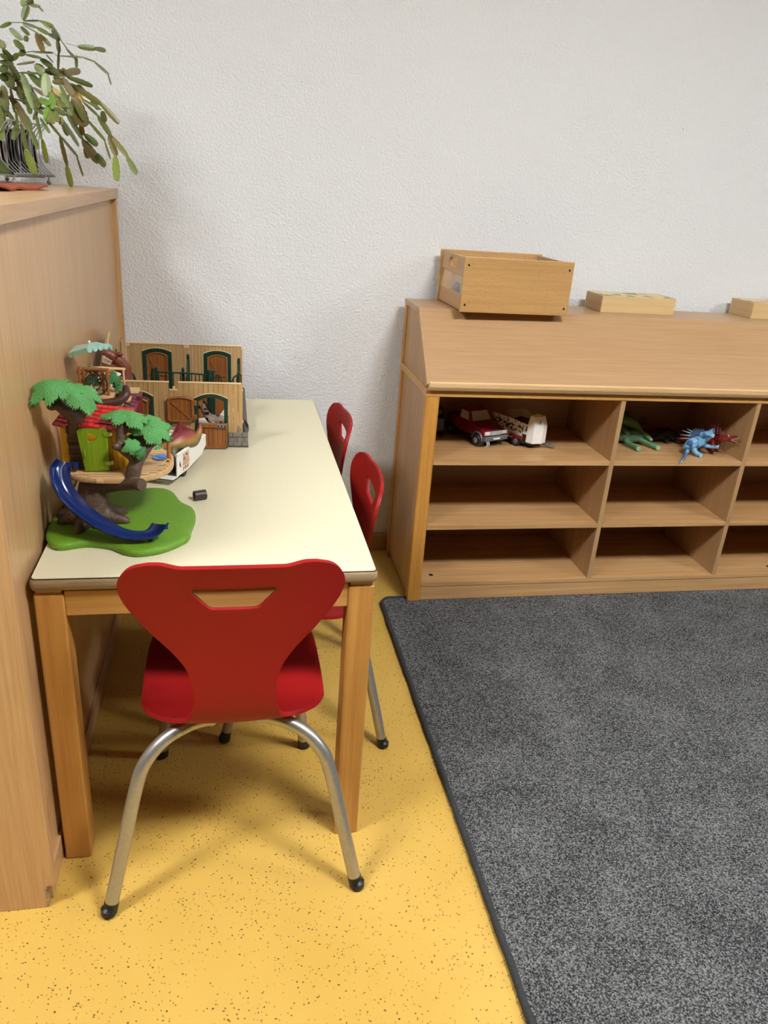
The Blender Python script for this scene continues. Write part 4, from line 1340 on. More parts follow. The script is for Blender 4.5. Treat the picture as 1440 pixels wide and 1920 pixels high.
railing([(-0.0525, -0.4400, 0.7757), (-0.0426, -0.4400, 0.7715), (-0.0314, -0.4400, 0.7449)], 0.70, st, 3)
railing([(-0.0126, -0.4400, 0.7513), (-0.0023, -0.4400, 0.7725), (0.0151, -0.4400, 0.7774)], 0.70, st, 3)
railing([(-0.2884, -0.4400, 0.7781), (-0.2722, -0.4400, 0.7742), (-0.2625, -0.4400, 0.7511)], 0.70, st, 3)
for q in ((-0.2184, -0.4500, 0.7882), (-0.2087, -0.4500, 0.7884), (-0.0706, -0.4500, 0.7864), (-0.0607, -0.4500, 0.7852), (-0.1406, -0.4300, 0.7842)):
    post(q[0], q[1], 0.6445, q[2], st)
q = Vector((-0.1314, -0.4000, 0.8071)); post(q.x, -0.33, 0.6445, 0.80, st)
post(0.010, -0.36, 0.6445, 0.80, st); post(0.008, -0.42, 0.6445, 0.775, st)
for x, y0, y1, za, zb in ((q.x - 0.001, -0.44, -0.33, 0.768, 0.795), (0.009, -0.42, -0.36, 0.765, 0.795)):
    mb = MB(); mb.prism([(x, y0, 0.6445), (x, y1, 0.6445), (x, y1, zb), (x, (y0 + y1) / 2, (za + zb) / 2 - 0.006), (x, y0, za)], (-0.002, 0, 0), (0.002, 0, 0))
    mb.build('partition', 'stable_green', st, 0.0006)
# stall wall seen through the front arch
MB().box(-0.128, 0.006, -0.447, -0.443, 0.6445, 0.735).build('stall_boards', 'door_brown', st)
MB().box(-0.128, 0.006, -0.452, -0.446, 0.728, 0.737).build('stall_rail', 'stable_green', st)
MB().box(-0.068, -0.056, -0.454, -0.447, 0.6445, 0.775).build('stall_post', 'stable_green', st)
# gable end wall on the left
gx = SXL - 0.006
gp = [(-0.655, 0.6441), (-0.205, 0.6441), (-0.205, 0.822), (-0.285, 0.822), (-0.285, 0.845), (-0.30, 0.866), (-0.455, 0.890), (-0.60, 0.830), (-0.655, 0.80)]
def pointed(yc, w, z0, z1):
    return [(yc - w, z0), (yc + w, z0)] + [(yc + w * math.cos(a), z1 - w * 1.4 + w * 1.4 * math.sin(a)) for a in [PI * k / 10 for k in range(11)]]
link('gable_wall', plate([gp, pointed(-0.36, 0.026, 0.70, 0.822), pointed(-0.258, 0.024, 0.70, 0.822)], 0.005, 0.0006, frame((gx, 0, 0), (0, 1, 0), (0, 0, 1))), M['tan_plain'], st)
for yc, w in ((-0.36, 0.026), (-0.258, 0.024)):
    link('gable_shutter', plate([pointed(yc, w + 0.004, 0.70, 0.826)], 0.002, 0, frame((gx - 0.004, 0, 0), (0, 1, 0), (0, 0, 1))), M['stable_green'], st)
e0, e1 = Vector((gx, -0.655, 0.80)), Vector((gx, -0.455, 0.884))
MB().beam(e0, e1, 0.009, 0.006).build('gable_trim', 'tan_trim', st, 0.0006)
for y, z in ((-0.60, 0.74), (-0.60, 0.80)):
    MB().box(gx + 0.003, gx + 0.014, y - 0.006, y + 0.006, z - 0.003, z + 0.003).build('gable_peg', 'tan_trim', st, 0.0008)
# maroon lean-to roof on the left front
M['maroon'] = plain('maroon_plastic_roof', S(104, 38, 54), 0.4, 0.08)
M['crimson'] = plain('dark_red_plastic', S(128, 22, 30), 0.4, 0.08)
lt2 = thing('toy_lean_to', (-0.255, -0.76, 0.64), 'small toy lean-to with ribbed maroon roof before the stable', 'toy house')
r00, r10, r01, r11 = [Vector(q) for q in ((-0.2605, -0.8000, 0.7848), (-0.2278, -0.8000, 0.7717), (-0.2499, -0.7000, 0.8023), (-0.2189, -0.7000, 0.7913))]
nrm_ = (r10 - r00).cross(r01 - r00).normalized()
if nrm_.z < 0: nrm_ = -nrm_
mb = MB(); mb.prism([r00, r10, r11, r01], nrm_ * -0.003, nrm_ * 0.0)
lr = mb.build('roof_sheet', 'maroon', lt2, 0.0005)
for k in range(6):
    t_ = (k + 0.4) / 6
    a, b = r00.lerp(r01, t_), r10.lerp(r11, t_)
    MB().tube([a + (b - a) * 0.05 + nrm_ * 0.0004, a + (b - a) * 0.86 + nrm_ * 0.0004], 0.0013, 6).build('roof_rib', 'maroon', lr)
a = r10.lerp(r11, 0.62) - (r10 - r00) * 0.08
MB().box(a.x - 0.004, a.x + 0.004, a.y - 0.004, a.y + 0.004, a.z, a.z + 0.008).build('roof_latch', 'maroon', lr, 0.001)
for a, b in ((r00, r10), (r01, r11)):
    y = a.y + (0.004 if a is r00 else -0.004)
    mb = MB(); mb.prism([(a.x + 0.003, y, 0.6405), (b.x - 0.003, y, 0.6405), (b.x - 0.003, y, b.z - 0.006), (a.x + 0.003, y, a.z - 0.006)], (0, -0.001, 0), (0, 0.001, 0))
    mb.build('lean_to_wall', 'crimson', lt2)
mb = MB(); mb.prism([(r10.x - 0.002, r10.y, 0.6405), (r11.x - 0.002, r11.y, 0.6405), (r11.x - 0.002, r11.y, r11.z - 0.006), (r10.x - 0.002, r10.y, r10.z - 0.006)], (-0.002, 0, 0), (0, 0, 0))
mb.build('lean_to_wall', 'crimson', lt2)

# ---------------------------------------------------------------- horses in the stable
M['pinto'] = patched('pinto_coat', S(40, 30, 26), S(226, 214, 200), 60, 0.46)
M['white_coat'] = plain('white_horse_coat', S(232, 228, 222), 0.45, 0.05)
M['dark_coat'] = plain('dark_brown_horse_coat', S(52, 38, 32), 0.45, 0.15)
def lying_horse(c, a, s, mat, mane, label, grp='toy horses in the stable'):
    t = thing('toy_horse', c, label, 'toy horse', grp)
    R_ = Matrix.Translation(c) @ Matrix.Rotation(a, 4, 'Z')
    def W_(x, y, z): return tuple(R_ @ Vector((x * s, y * s, z * s)))
    ch = [[(W_(-0.045, 0, 0.020), 0.017 * s), (W_(-0.015, 0, 0.021), 0.018 * s), (W_(0.02, 0, 0.021), 0.0175 * s), (W_(0.045, 0, 0.030), 0.013 * s), (W_(0.060, 0, 0.050), 0.009 * s), (W_(0.068, 0, 0.062), 0.0085 * s)],
          [(W_(0.066, 0, 0.064), 0.0085 * s), (W_(0.080, 0, 0.054), 0.0068 * s), (W_(0.094, 0, 0.044), 0.0050 * s)],
          [(W_(0.064, 0.004, 0.068), 0.003 * s), (W_(0.062, 0.006, 0.080), 0.0015 * s)], [(W_(0.064, -0.004, 0.068), 0.003 * s), (W_(0.062, -0.006, 0.080), 0.0015 * s)]]
    for sx, bx in ((0.030, 0.030), (-0.040, -0.02)):
        for sy in (-1, 1):
            ch.append([(W_(sx, sy * 0.010, 0.018), 0.009 * s), (W_(bx + 0.02, sy * 0.020, 0.010), 0.006 * s), (W_(bx + 0.005, sy * 0.024, 0.006), 0.004 * s), (W_(bx - 0.012, sy * 0.024, 0.005), 0.0045 * s)])
    blob('body', ch, mat, t, 0.0018, 3)
    mn = MB().tube(smooth_path([W_(0.040, 0, 0.045), W_(0.052, 0, 0.060), W_(0.060, 0, 0.072)], 4), [0.003 * s] * 9, 8, True, 1.0, True)
    mn.build('mane', mane, t, smooth=True)
    MB().tube(smooth_path([W_(-0.060, 0, 0.026), W_(-0.075, 0, 0.018), W_(-0.082, 0, 0.004)], 4), [0.004 * s] * 8 + [0.002 * s], 8, True, 1.0, True).build('tail', mane, t, smooth=True)
    return t
lying_horse((-0.075, -0.525, 0.6442), 0.25, 0.9, 'white_coat', 'white_coat', 'white toy horse lying deeper in the stable behind the pinto')
def standing_horse(c, a, s, mat, mane, label, grp='toy horses in the stable'):
    t = thing('toy_horse', c, label, 'toy horse', grp)
    R_ = Matrix.Translation(c) @ Matrix.Rotation(a, 4, 'Z')
    def W_(x, y, z): return tuple(R_ @ Vector((x * s, y * s, z * s)))
    ch = [[(W_(-0.045, 0, 0.062), 0.016 * s), (W_(0, 0, 0.060), 0.016 * s), (W_(0.035, 0, 0.063), 0.015 * s), (W_(0.055, 0, 0.085), 0.010 * s), (W_(0.064, 0, 0.104), 0.0085 * s)],
          [(W_(0.062, 0, 0.106), 0.0085 * s), (W_(0.078, 0, 0.096), 0.0066 * s), (W_(0.092, 0, 0.086), 0.0050 * s)],
          [(W_(0.060, 0.004, 0.110), 0.003 * s), (W_(0.059, 0.005, 0.121), 0.0015 * s)], [(W_(0.060, -0.004, 0.110), 0.003 * s), (W_(0.059, -0.005, 0.121), 0.0015 * s)]]
    for x in (0.030, -0.042):
        for sy in (-1, 1):
            ch.append([(W_(x, sy * 0.008, 0.055), 0.009 * s), (W_(x + 0.002, sy * 0.010, 0.030), 0.0048 * s), (W_(x, sy * 0.010, 0.010), 0.0038 * s), (W_(x + 0.002, sy * 0.010, 0.004), 0.0045 * s)])
    blob('body', ch, mat, t, 0.0018, 3)
    MB().tube(smooth_path([W_(0.034, 0, 0.082), W_(0.046, 0, 0.100), W_(0.056, 0, 0.114)], 4), [0.003 * s] * 9, 8, True, 1.0, True).build('mane', mane, t, smooth=True)
    MB().tube(smooth_path([W_(-0.058, 0, 0.068), W_(-0.070, 0, 0.05), W_(-0.070, 0, 0.025)], 4), [0.004 * s] * 8 + [0.002 * s], 8, True, 1.0, True).build('tail', mane, t, smooth=True)
    return t
standing_horse((-0.032, -0.605, 0.6442), PI - 0.15, 0.86, 'pinto', 'dark_coat', 'black and white pinto toy horse behind the half door')
standing_horse((-0.04, -0.295, 0.6442), 0.4, 0.62, 'white_coat', 'dark_coat', 'small white toy horse with dark mane by the right rear stable door')
standing_horse((-0.115, -0.385, 0.6442), 2.2, 0.68, 'pinto', 'white_coat', 'small pinto toy horse beside the middle partition of the stable')

# ---------------------------------------------------------------- terrace toy with parasol behind the tree house
M['brown_rail'] = plain('brown_rustic_plastic', S(150, 92, 44), 0.42, 0.2, 140, bumpd=0.0006)
M['tan_deck'] = wood('light_tan_moulded_deck', S(196, 158, 106), S(230, 196, 144), 'x', 160, 0.45, 0.1)
M['peach'] = plain('peach_plastic_edge', S(220, 166, 126), 0.4, 0.05)
M['rust'] = plain('red_brown_moulded_bark', S(72, 38, 32), 0.45, 0.2, 160, bumpd=0.001)
te = thing('toy_terrace', (-0.285, -0.85, 0.64), 'raised toy terrace with rustic railing behind the tree house', 'toy house')
d0 = Vector((-0.3271, -0.8850, 0.8309)); d1 = Vector((-0.2604, -0.8850, 0.8300))
DZ = d1.z
MB().box(-0.345, d1.x, -0.885, -0.80, DZ - 0.004, DZ).build('deck', 'tan_deck', te, 0.0006)
MB().box(-0.345, d1.x + 0.001, -0.889, -0.885, DZ - 0.013, DZ + 0.001).build('deck_edge', 'peach', te, 0.001)
mb = MB().tube([(-0.345, -0.889, DZ - 0.006), (d1.x + 0.001, -0.889, DZ - 0.006)], 0.0012, 6); mb.build('deck_moulding', 'peach', te)
s0 = Vector((-0.2261, -0.8000, 0.8225)); s1 = Vector((-0.2417, -0.8300, 0.8107)); s2 = Vector((-0.2540, -0.8600, 0.8079))
for q, w in ((s0, 0.030), (s1, 0.034), (s2, 0.036)):
    MB().box(q.x - w, q.x + 0.010, q.y - 0.012, q.y + 0.02, q.z - 0.004, q.z + 0.002).build('step', 'tan_deck', te, 0.0008)
for x, y in ((-0.335, -0.875), (-0.335, -0.81), (-0.275, -0.81), (-0.255, -0.845)):
    MB().tube([(x, y, 0.6405), (x, y, DZ - 0.004)], 0.006, 10).build('support_post', 'rust', te, smooth=True)
blob('curved_branch', [[((-0.3262, -0.8950, 0.8220), 0.008), ((-0.2828, -0.9000, 0.8196), 0.009), ((-0.2487, -0.8950, 0.8236), 0.0095), ((-0.2339, -0.8850, 0.8352), 0.0095), ((-0.2348, -0.8720, 0.8458), 0.008)]], 'rust', te, 0.002, 2)
def rail_post(q, top, r=0.0035):
    q = Vector(q); q.z = DZ
    MB().tube([q, Vector((q.x, q.y, top))], r, 8).build('railing_post', 'brown_rail', te, smooth=True)
rt = Vector((-0.3179, -0.8620, 0.8851)).z
for px_ in ((-0.3278, -0.8700, 0.8524), (-0.3206, -0.8620, 0.8505), (-0.2817, -0.8620, 0.8491), (-0.2710, -0.8750, 0.8527)):
    rail_post(px_, rt)
a = Vector((-0.3201, -0.8620, 0.8839)); b = Vector((-0.2686, -0.8620, 0.8819))
MB().tube([a, b], 0.0036, 8).build('top_rail', 'brown_rail', te, smooth=True)
for q in ((-0.3255, -0.8680, 0.8852), (-0.3293, -0.8680, 0.8771), (-0.2684, -0.8720, 0.8808), (-0.2688, -0.8720, 0.8751)):
    MB().ball(q, 0.0052, 10, 7).build('rope_knot', 'brown_rail', te, smooth=True)
MB().tube([Vector((-0.3194, -0.8620, 0.8667)), Vector((-0.3098, -0.8620, 0.8796))], 0.0018, 6).build('strut', 'brown_rail', te)
MB().tube([Vector((-0.2804, -0.8620, 0.8678)), Vector((-0.2903, -0.8620, 0.8802))], 0.0018, 6).build('strut', 'brown_rail', te)
# pale rear rail
a = Vector((-0.3190, -0.8050, 0.8743)); b = Vector((-0.2460, -0.7750, 0.8646))
MB().beam(a, b, 0.004, 0.005).build('rear_rail', 'tan_trim', te, 0.0008)
b2 = Vector((-0.2503, -0.7780, 0.8627)); MB().tube([(b2.x, b2.y, s0.z), b2], 0.0022, 8).build('rear_post', 'tan_trim', te)
a2 = Vector((-0.3168, -0.8060, 0.8722)); MB().tube([(a2.x, a2.y, DZ), a2], 0.0022, 8).build('rear_post', 'tan_trim', te)
leaf_sheet(Vector((-0.2598, -0.8550, 0.8643)), 0.017, 5, (0.9, 0.5, 0.1), 0.008, 31, 'leaf_dark', te)
leaf_sheet(Vector((-0.2475, -0.8500, 0.8422)), 0.021, 5, (0.8, 0.75, 0.1), 0.008, 33, 'leaf_dark', te, stretch=(1.2, 0.6))
leaf_sheet(Vector((-0.3090, -0.8500, 0.8571)), 0.018, 5, (0.7, 0.0, 0.1), 0.006, 35, 'leaf_dark', te, stretch=(1.3, 0.7))
leaf_sheet(Vector((-0.2703, -0.8500, 0.8651)), 0.014, 5, (0.7, 0.2, 0.1), 0.006, 36, 'leaf_dark', te, stretch=(1.3, 0.7))

# bicycle on the terrace
M['bike'] = plain('dark_bronze_plastic', S(52, 42, 34), 0.35, 0.15)
bk = thing('toy_bicycle', ((-0.2954, -0.8780, 0.8378)[0], -0.878, DZ), 'dark toy bicycle leaning at the terrace railing', 'toy bicycle')
wc = Vector((-0.2942, -0.8780, 0.8541))
wr = wc.z - DZ - 0.0012
for dx in (0.0, -0.016):
    c = Vector((wc.x + dx, wc.y + (0.026 if dx else 0), DZ + wr + 0.0014))
    w_ = MB().ring(c, wr, 0.0015, 'y', 28, 6).build('wheel', 'bike', bk, smooth=True)
    sp = MB()
    for k in range(6):
        a = PI * k / 6
        sp.tube([c + Vector((math.cos(a) * wr, 0, math.sin(a) * wr)), c - Vector((math.cos(a) * wr, 0, math.sin(a) * wr))], 0.0004, 4)
    sp.build('spokes', 'bike', w_)
cA, cB = Vector((wc.x, wc.y, DZ + wr)), Vector((wc.x - 0.016, wc.y + 0.026, DZ + wr))
mid = (cA + cB) / 2
fr = MB()
sd = mid + Vector((-0.004, 0, wr * 1.0)); hd = cA + Vector((-0.006, 0, wr * 1.15))
for a, b in ((cA, hd), (hd, mid), (mid, sd), (sd, cB), (cB, mid), (sd, hd), (hd, hd + Vector((-0.004, 0, 0.005)))):
    fr.tube([a, b], 0.0011, 6)
fr.tube([hd + Vector((-0.004, -0.008, 0.006)), hd + Vector((-0.004, 0.008, 0.006))], 0.001, 6)
fr.build('bicycle_frame', 'bike', bk)
MB().ball(sd + Vector((0, 0, 0.002)), 0.004, 10, 6, (1.5, 0.8, 0.5)).build('saddle', 'bike', bk, smooth=True)

# parasol
M['mint'] = plain('mint_plastic', S(172, 224, 212), 0.42, 0.04)
M['mint_d'] = plain('mint_plastic_valance', S(160, 216, 204), 0.42, 0.04)
M['white_p'] = plain('white_plastic', S(236, 234, 228), 0.35, 0.03)
pole0 = Vector((-0.3059, -0.8350, 0.8558)); pole0.z = DZ
apex = Vector((-0.3087, -0.8350, 0.9330))
pr = thing('toy_parasol', (pole0.x, pole0.y, DZ), 'mint toy parasol with scalloped rim above the terrace', 'toy parasol')
MB().tube([pole0, apex - Vector((0, 0, 0.004))], 0.0016, 8).build('pole', 'white_p', pr, smooth=True)
corners = [Vector((-0.3452, -0.8720, 0.9181)), Vector((-0.3026, -0.9000, 0.9364)), Vector((-0.2621, -0.8800, 0.9425)), Vector((-0.2646, -0.8200, 0.9258)), Vector((-0.3043, -0.7750, 0.9236)), Vector((-0.3445, -0.7900, 0.9170))]
for c in corners:
    if c.x < -0.352: c.x = -0.352
n6 = len(corners)
cm = MB()
ap2 = apex + Vector((0, 0, 0.0))
vs_ = [ap2, ap2 - Vector((0, 0, 0.0015))]
for c in corners:
    vs_ += [c, c - Vector((0, 0, 0.0015))]
fs = []
for k in range(n6):
    a, b = 2 + 2 * k, 2 + 2 * ((k + 1) % n6)
    fs += [(0, a, b), (1, b + 1, a + 1), (a, a + 1, b + 1, b)]
cm.add(vs_, fs).build('canopy', 'mint', pr)
MB().ball(apex + Vector((0, 0, 0.0025)), 0.003, 8, 6).build('finial', 'white_p', pr, smooth=True)
for k in range(n6):
    a, b = corners[k], corners[(k + 1) % n6]
    ns2 = 4
    d = (b - a) / ns2
    for j in range(ns2):
        o_ = a + d * j
        pts = [o_ + d * 0.02, o_ + d * 0.98] + [o_ + d * (0.5 + 0.48 * math.cos(t)) + Vector((0, 0, -0.004 - 0.0075 * math.sin(t))) for t in [PI * i / 8 for i in range(9)]]
        nn = d.cross(Vector((0, 0, 1))).normalized() * 0.0006
        MB().prism(pts, -nn, nn).build('scallop', 'mint_d', pr)

# white round plate and grey hoop chair on the terrace
pt = Vector((-0.2751, -0.8000, 0.8576))
tt = thing('toy_round_table', (pt.x, pt.y, DZ), 'white round toy table on the terrace by the dinosaur', 'toy table')
MB().lathe((pt.x, pt.y, pt.z), [(0.021, -0.0012), (0.0225, 0.0), (0.0225, 0.001), (0.020, 0.0012)], 24).build('table_plate', 'white_p', tt, smooth=True)
MB().tube([(pt.x, pt.y, DZ), (pt.x, pt.y, pt.z - 0.001)], 0.0025, 8).build('table_stem', 'white_p', tt)
hq = [(-0.2588, -0.8250, 0.8522), (-0.2551, -0.8250, 0.8582), (-0.2474, -0.8250, 0.8561), (-0.2447, -0.8250, 0.8454), (-0.2434, -0.8250, 0.8298)]
o = MB().tube(smooth_path(hq, 5), 0.0013, 8).build('toy_hoop', 'grey_metal', None, smooth=True)
rebase(o, hq[-1]); tag(o, 'thin grey hoop of a toy chair beside the white round table', 'toy')

# brown tyrannosaur standing between terrace and stable
M['rex'] = plain('red_brown_dinosaur_skin', S(120, 62, 44), 0.42, 0.25, 190, bumpd=0.001)
M['ivory'] = plain('ivory_teeth', S(232, 224, 204), 0.4, 0.04)
rex = thing('toy_dinosaur', (-0.255, -0.60, 0.6445), 'red-brown toy tyrannosaur with open toothy mouth by the parasol', 'toy dinosaur')
blob('body', [
    [((-0.2696, -0.6000, 0.8285), 0.0155), ((-0.2830, -0.6050, 0.8451), 0.0150), ((-0.2977, -0.6100, 0.8575), 0.0125), ((-0.3089, -0.6150, 0.8647), 0.0095), ((-0.3138, -0.6150, 0.8645), 0.007)],
    [((-0.2724, -0.6000, 0.8231), 0.014), ((-0.2933, -0.6100, 0.8301), 0.0075), ((-0.3078, -0.6120, 0.8328), 0.0060), ((-0.3180, -0.6150, 0.8397), 0.0045)],
    [((-0.2697, -0.6000, 0.8258), 0.0155), ((-0.2683, -0.6000, 0.8071), 0.0165), ((-0.2698, -0.6000, 0.7828), 0.024), ((-0.25, -0.59, 0.735), 0.032), ((-0.245, -0.56, 0.725), 0.028), ((-0.235, -0.52, 0.70), 0.016), ((-0.225, -0.49, 0.67), 0.008)],
    [((-0.235, -0.59, 0.73), 0.018), ((-0.222, -0.60, 0.69), 0.013), ((-0.225, -0.59, 0.66), 0.008), ((-0.225, -0.61, 0.650), 0.008)],
    [((-0.270, -0.58, 0.73), 0.018), ((-0.283, -0.59, 0.69), 0.013), ((-0.280, -0.58, 0.66), 0.008), ((-0.280, -0.60, 0.650), 0.008)],
    [((-0.2757, -0.6150, 0.8632), 0.006), ((-0.2843, -0.6150, 0.8642), 0.005)]], 'rex', rex, 0.002, 3)
tm = MB()
ua, ub = Vector((-0.3132, -0.6215, 0.8595)), Vector((-0.2971, -0.6195, 0.8479))
for k in range(7):
    q = ua.lerp(ub, k / 6)
    tm.tube([q, q + Vector((0.0005, 0, -0.005))], [0.0014, 0.0003], 5)
la, lb_ = Vector((-0.3172, -0.6190, 0.8432)), Vector((-0.3018, -0.6175, 0.8368))
for k in range(6):
    q = la.lerp(lb_, k / 5)
    tm.tube([q, q + Vector((0.0003, 0, 0.005))], [0.0014, 0.0003], 5)
tm.build('teeth', 'ivory', rex)
q = Vector((-0.3068, -0.6120, 0.8472))
MB().ball(q, 0.007, 10, 8, (1.5, 0.6, 0.8)).build('tongue', 'ivory', rex, smooth=True)
q = Vector((-0.2839, -0.6220, 0.8566))
M['eye_red'] = plain('dark_red_eye', S(120, 16, 16), 0.2, 0.05)
MB().ball(q, 0.0028, 8, 6).build('eye', 'eye_red', rex, smooth=True)

# ---------------------------------------------------------------- white trailer with a dinosaur inside
M['trailer_floor'] = wood('dark_brown_trailer_floor', S(36, 26, 20), S(70, 54, 42), 'x', 160, 0.6, 0.2)
def sticker():
    m, nt, b = base_mat('horse_sticker_print')
    v = coords(nt)
    t = nt.nodes.new('ShaderNodeTexCoord')
    n = nd(nt, 'ShaderNodeTexNoise', Scale=130.0, Detail=1.0)
    nt.links.new(v, n.inputs['Vector'])
    r = ramp(nt, n.outputs['Fac'], [(0.36, S(70, 52, 44)), (0.42, S(196, 120, 94)), (0.52, S(206, 138, 110)), (0.58, S(240, 236, 228)), (0.66, S(110, 140, 70))])
    nt.links.new(r.outputs['Color'], b.inputs['Base Color'])
    b.inputs['Roughness'].default_value = 0.35
    return m
M['sticker'] = sticker()
tr0 = Vector((-0.1310, -0.915, 0)); tdir = Vector((0.334, 0.942, 0)); tside = Vector((-0.942, 0.334, 0))
TL, TW = 0.170, 0.090
tr = thing('toy_trailer', (-0.15, -0.83, 0.64), 'white open toy trailer carrying a dinosaur, beside the tree house', 'toy trailer')
def T_(l, s, z): return Vector((tr0.x, tr0.y, 0)) + tdir * l + tside * s + Vector((0, 0, z))
def tr_panel(name, pts, off, mat, bev=0.001, par=None):
    mb = MB(); mb.prism(pts, (0, 0, 0), off); return mb.build(name, mat, par or tr, bev)
zb, zt2 = 0.658, 0.707
tr_panel('side_panel', [T_(0, 0, zb), T_(0.055, 0, zb - 0.002), T_(TL * 0.85, 0, zb + 0.006), T_(TL, 0, zb + 0.020), T_(TL, 0, zt2 - 0.004), T_(0, 0, zt2)], tside * 0.0035, 'white_p')
tr_panel('side_panel', [T_(0, TW, zb), T_(TL * 0.85, TW, zb + 0.006), T_(TL, TW, zb + 0.020), T_(TL, TW, zt2 - 0.004), T_(0, TW, zt2)], tside * -0.0035, 'white_p')
tr_panel('front_panel', [T_(TL, 0, zb + 0.020), T_(TL, TW, zb + 0.020), T_(TL, TW, zt2 - 0.004), T_(TL, 0, zt2 - 0.004)], tdir * 0.0035, 'white_p')
tr_panel('floor', [T_(0.004, 0.0036, zb + 0.001), T_(TL, 0.0036, zb + 0.008), T_(TL, TW - 0.0036, zb + 0.008), T_(0.004, TW - 0.0036, zb + 0.001)], (0, 0, 0.003), 'trailer_floor', 0)
for k in range(7):
    l = 0.01 + k * 0.014
    mb = MB().beam(T_(l, 0.005, zb + 0.0048 + k * 0.0006), T_(l, TW - 0.005, zb + 0.0048 + k * 0.0006), 0.010, 0.0012); mb.build('floor_slat', 'trailer_floor', tr)
tr_panel('tail_ramp', [T_(0.002, 0, zb - 0.001), T_(0.002, TW, zb - 0.001), T_(-0.018, TW, zb - 0.002), T_(-0.018, 0.004, zb - 0.002)], (0, 0, 0.002), 'white_p', 0.0005)
MB().tube([T_(0, 0.0018, zt2 + 0.0008), T_(TL, 0.0018, zt2 - 0.0032)], 0.0032, 8).build('top_rim', 'white_p', tr, smooth=True)
MB().tube([T_(TL + 0.001, 0.0018, zt2 - 0.0032), T_(TL + 0.001, TW, zt2 - 0.0032)], 0.0032, 8).build('top_rim', 'white_p', tr, smooth=True)
for k in range(7):
    z = zb + 0.024 + k * 0.0034
    MB().box(-0.001, 0.001, -0.0016, 0.0016, -0.0009, 0.0009, Matrix.Translation(T_(TL - 0.003, -0.0008, z))).build('vent_rib', 'white_p', tr)
so = -tside * 0.0004
tr_panel('sticker', [T_(0.030, 0, zb + 0.004) + so, T_(0.066, 0, zb + 0.006) + so, T_(0.066, 0, zt2 - 0.006) + so, T_(0.034, 0, zt2 - 0.006) + so], so, 'sticker', 0)
tr_panel('sticker', [T_(0.012, 0, zb + 0.024) + so, T_(0.018, 0, zb + 0.016) + so, T_(0.020, 0, zb + 0.019) + so, T_(0.015, 0, zb + 0.032) + so], so, 'stone_joint', 0)
for s in (0.012, TW - 0.012):
    c = T_(0.055, s, 0.6502)
    wv = MB().tube([c - tside * 0.006, c + tside * 0.006], 0.0098, 16).build('wheel', 'black_rubber', tr, smooth=True)
MB().tube([T_(TL, TW / 2, 0.665), T_(TL + 0.02, TW / 2, 0.655)], 0.003, 6).build('drawbar', 'black_rubber', tr)
M['dino_multi'] = banded('purple_yellow_grey_dinosaur_skin', [(0.05, S(58, 58, 52)), (0.42, S(104, 96, 62)), (0.62, S(170, 124, 56)), (0.78, S(148, 66, 66)), (1.0, S(108, 34, 44))], 'z', 0.030, 0.092, 0.45, 0.16, 0.0009, 160)
dn = thing('toy_dinosaur', (-0.118, -0.835, 0.66), 'purple, yellow and grey toy dinosaur standing in the white trailer', 'toy dinosaur')
blob('body', [
    [((-0.1654, -0.8720, 0.7086), 0.011), ((-0.1451, -0.8620, 0.7129), 0.0185), ((-0.1272, -0.8450, 0.7188), 0.0235), ((-0.1117, -0.8250, 0.7175), 0.0225), ((-0.1008, -0.8050, 0.7084), 0.016), ((-0.0903, -0.7900, 0.7154), 0.0090), ((-0.0854, -0.7800, 0.7306), 0.0055), ((-0.0864, -0.7780, 0.7391), 0.003)],
    [((-0.1451, -0.8650, 0.7088), 0.015), (T_(0.030, 0.022, 0.690), 0.011), (T_(0.026, 0.022, 0.672), 0.008)],
    [((-0.1096, -0.8250, 0.7085), 0.015), (T_(0.120, 0.024, 0.690), 0.010), (T_(0.116, 0.024, 0.676), 0.008)],
    [((-0.1257, -0.8350, 0.7091), 0.015), (T_(0.100, 0.058, 0.690), 0.010), (T_(0.098, 0.060, 0.675), 0.008)],
    [((-0.1654, -0.8720, 0.7086), 0.011), ((-0.1785, -0.8820, 0.7056), 0.009), ((-0.1894, -0.8900, 0.7033), 0.007)]], 'dino_multi', dn, 0.0022, 3)
cr = MB()
rdg = [(326,812), (329,806), (332,800), (336,796), (340,793), (344,796), (347,799), (350,803), (353,806), (357,808), (361,811), (365,812)]
for k, q in enumerate([(-0.1405, -0.8500, 0.7317), (-0.1381, -0.8480, 0.7386), (-0.1345, -0.8450, 0.7453), (-0.1309, -0.8430, 0.7522), (-0.1262, -0.8410, 0.7554), (-0.1217, -0.8380, 0.7546), (-0.1185, -0.8350, 0.7499), (-0.1153, -0.8320, 0.7439), (-0.1109, -0.8280, 0.7389), (-0.1066, -0.8220, 0.7345), (-0.1022, -0.8150, 0.7298), (-0.0967, -0.8060, 0.7257)]):
    v = Vector(q) + Vector((0, 0, 0.005))
    cr.add([v + Vector((-0.006, -0.004, -0.014)), v + Vector((0.006, 0.006, -0.014)), v + Vector((0.0018, 0.003, 0.0)), v + Vector((-0.0015, -0.001, 0.004)), v + Vector((-0.006, 0.001, -0.014)), v + Vector((0.004, 0.011, -0.014))],
           [(0, 1, 2, 3), (4, 3, 2, 5), (0, 3, 4), (1, 5, 2), (0, 4, 5, 1)])
M['crest'] = plain('dark_red_crest', S(122, 36, 40), 0.42, 0.15, 150)
cr.build('back_crest', 'crest', dn)

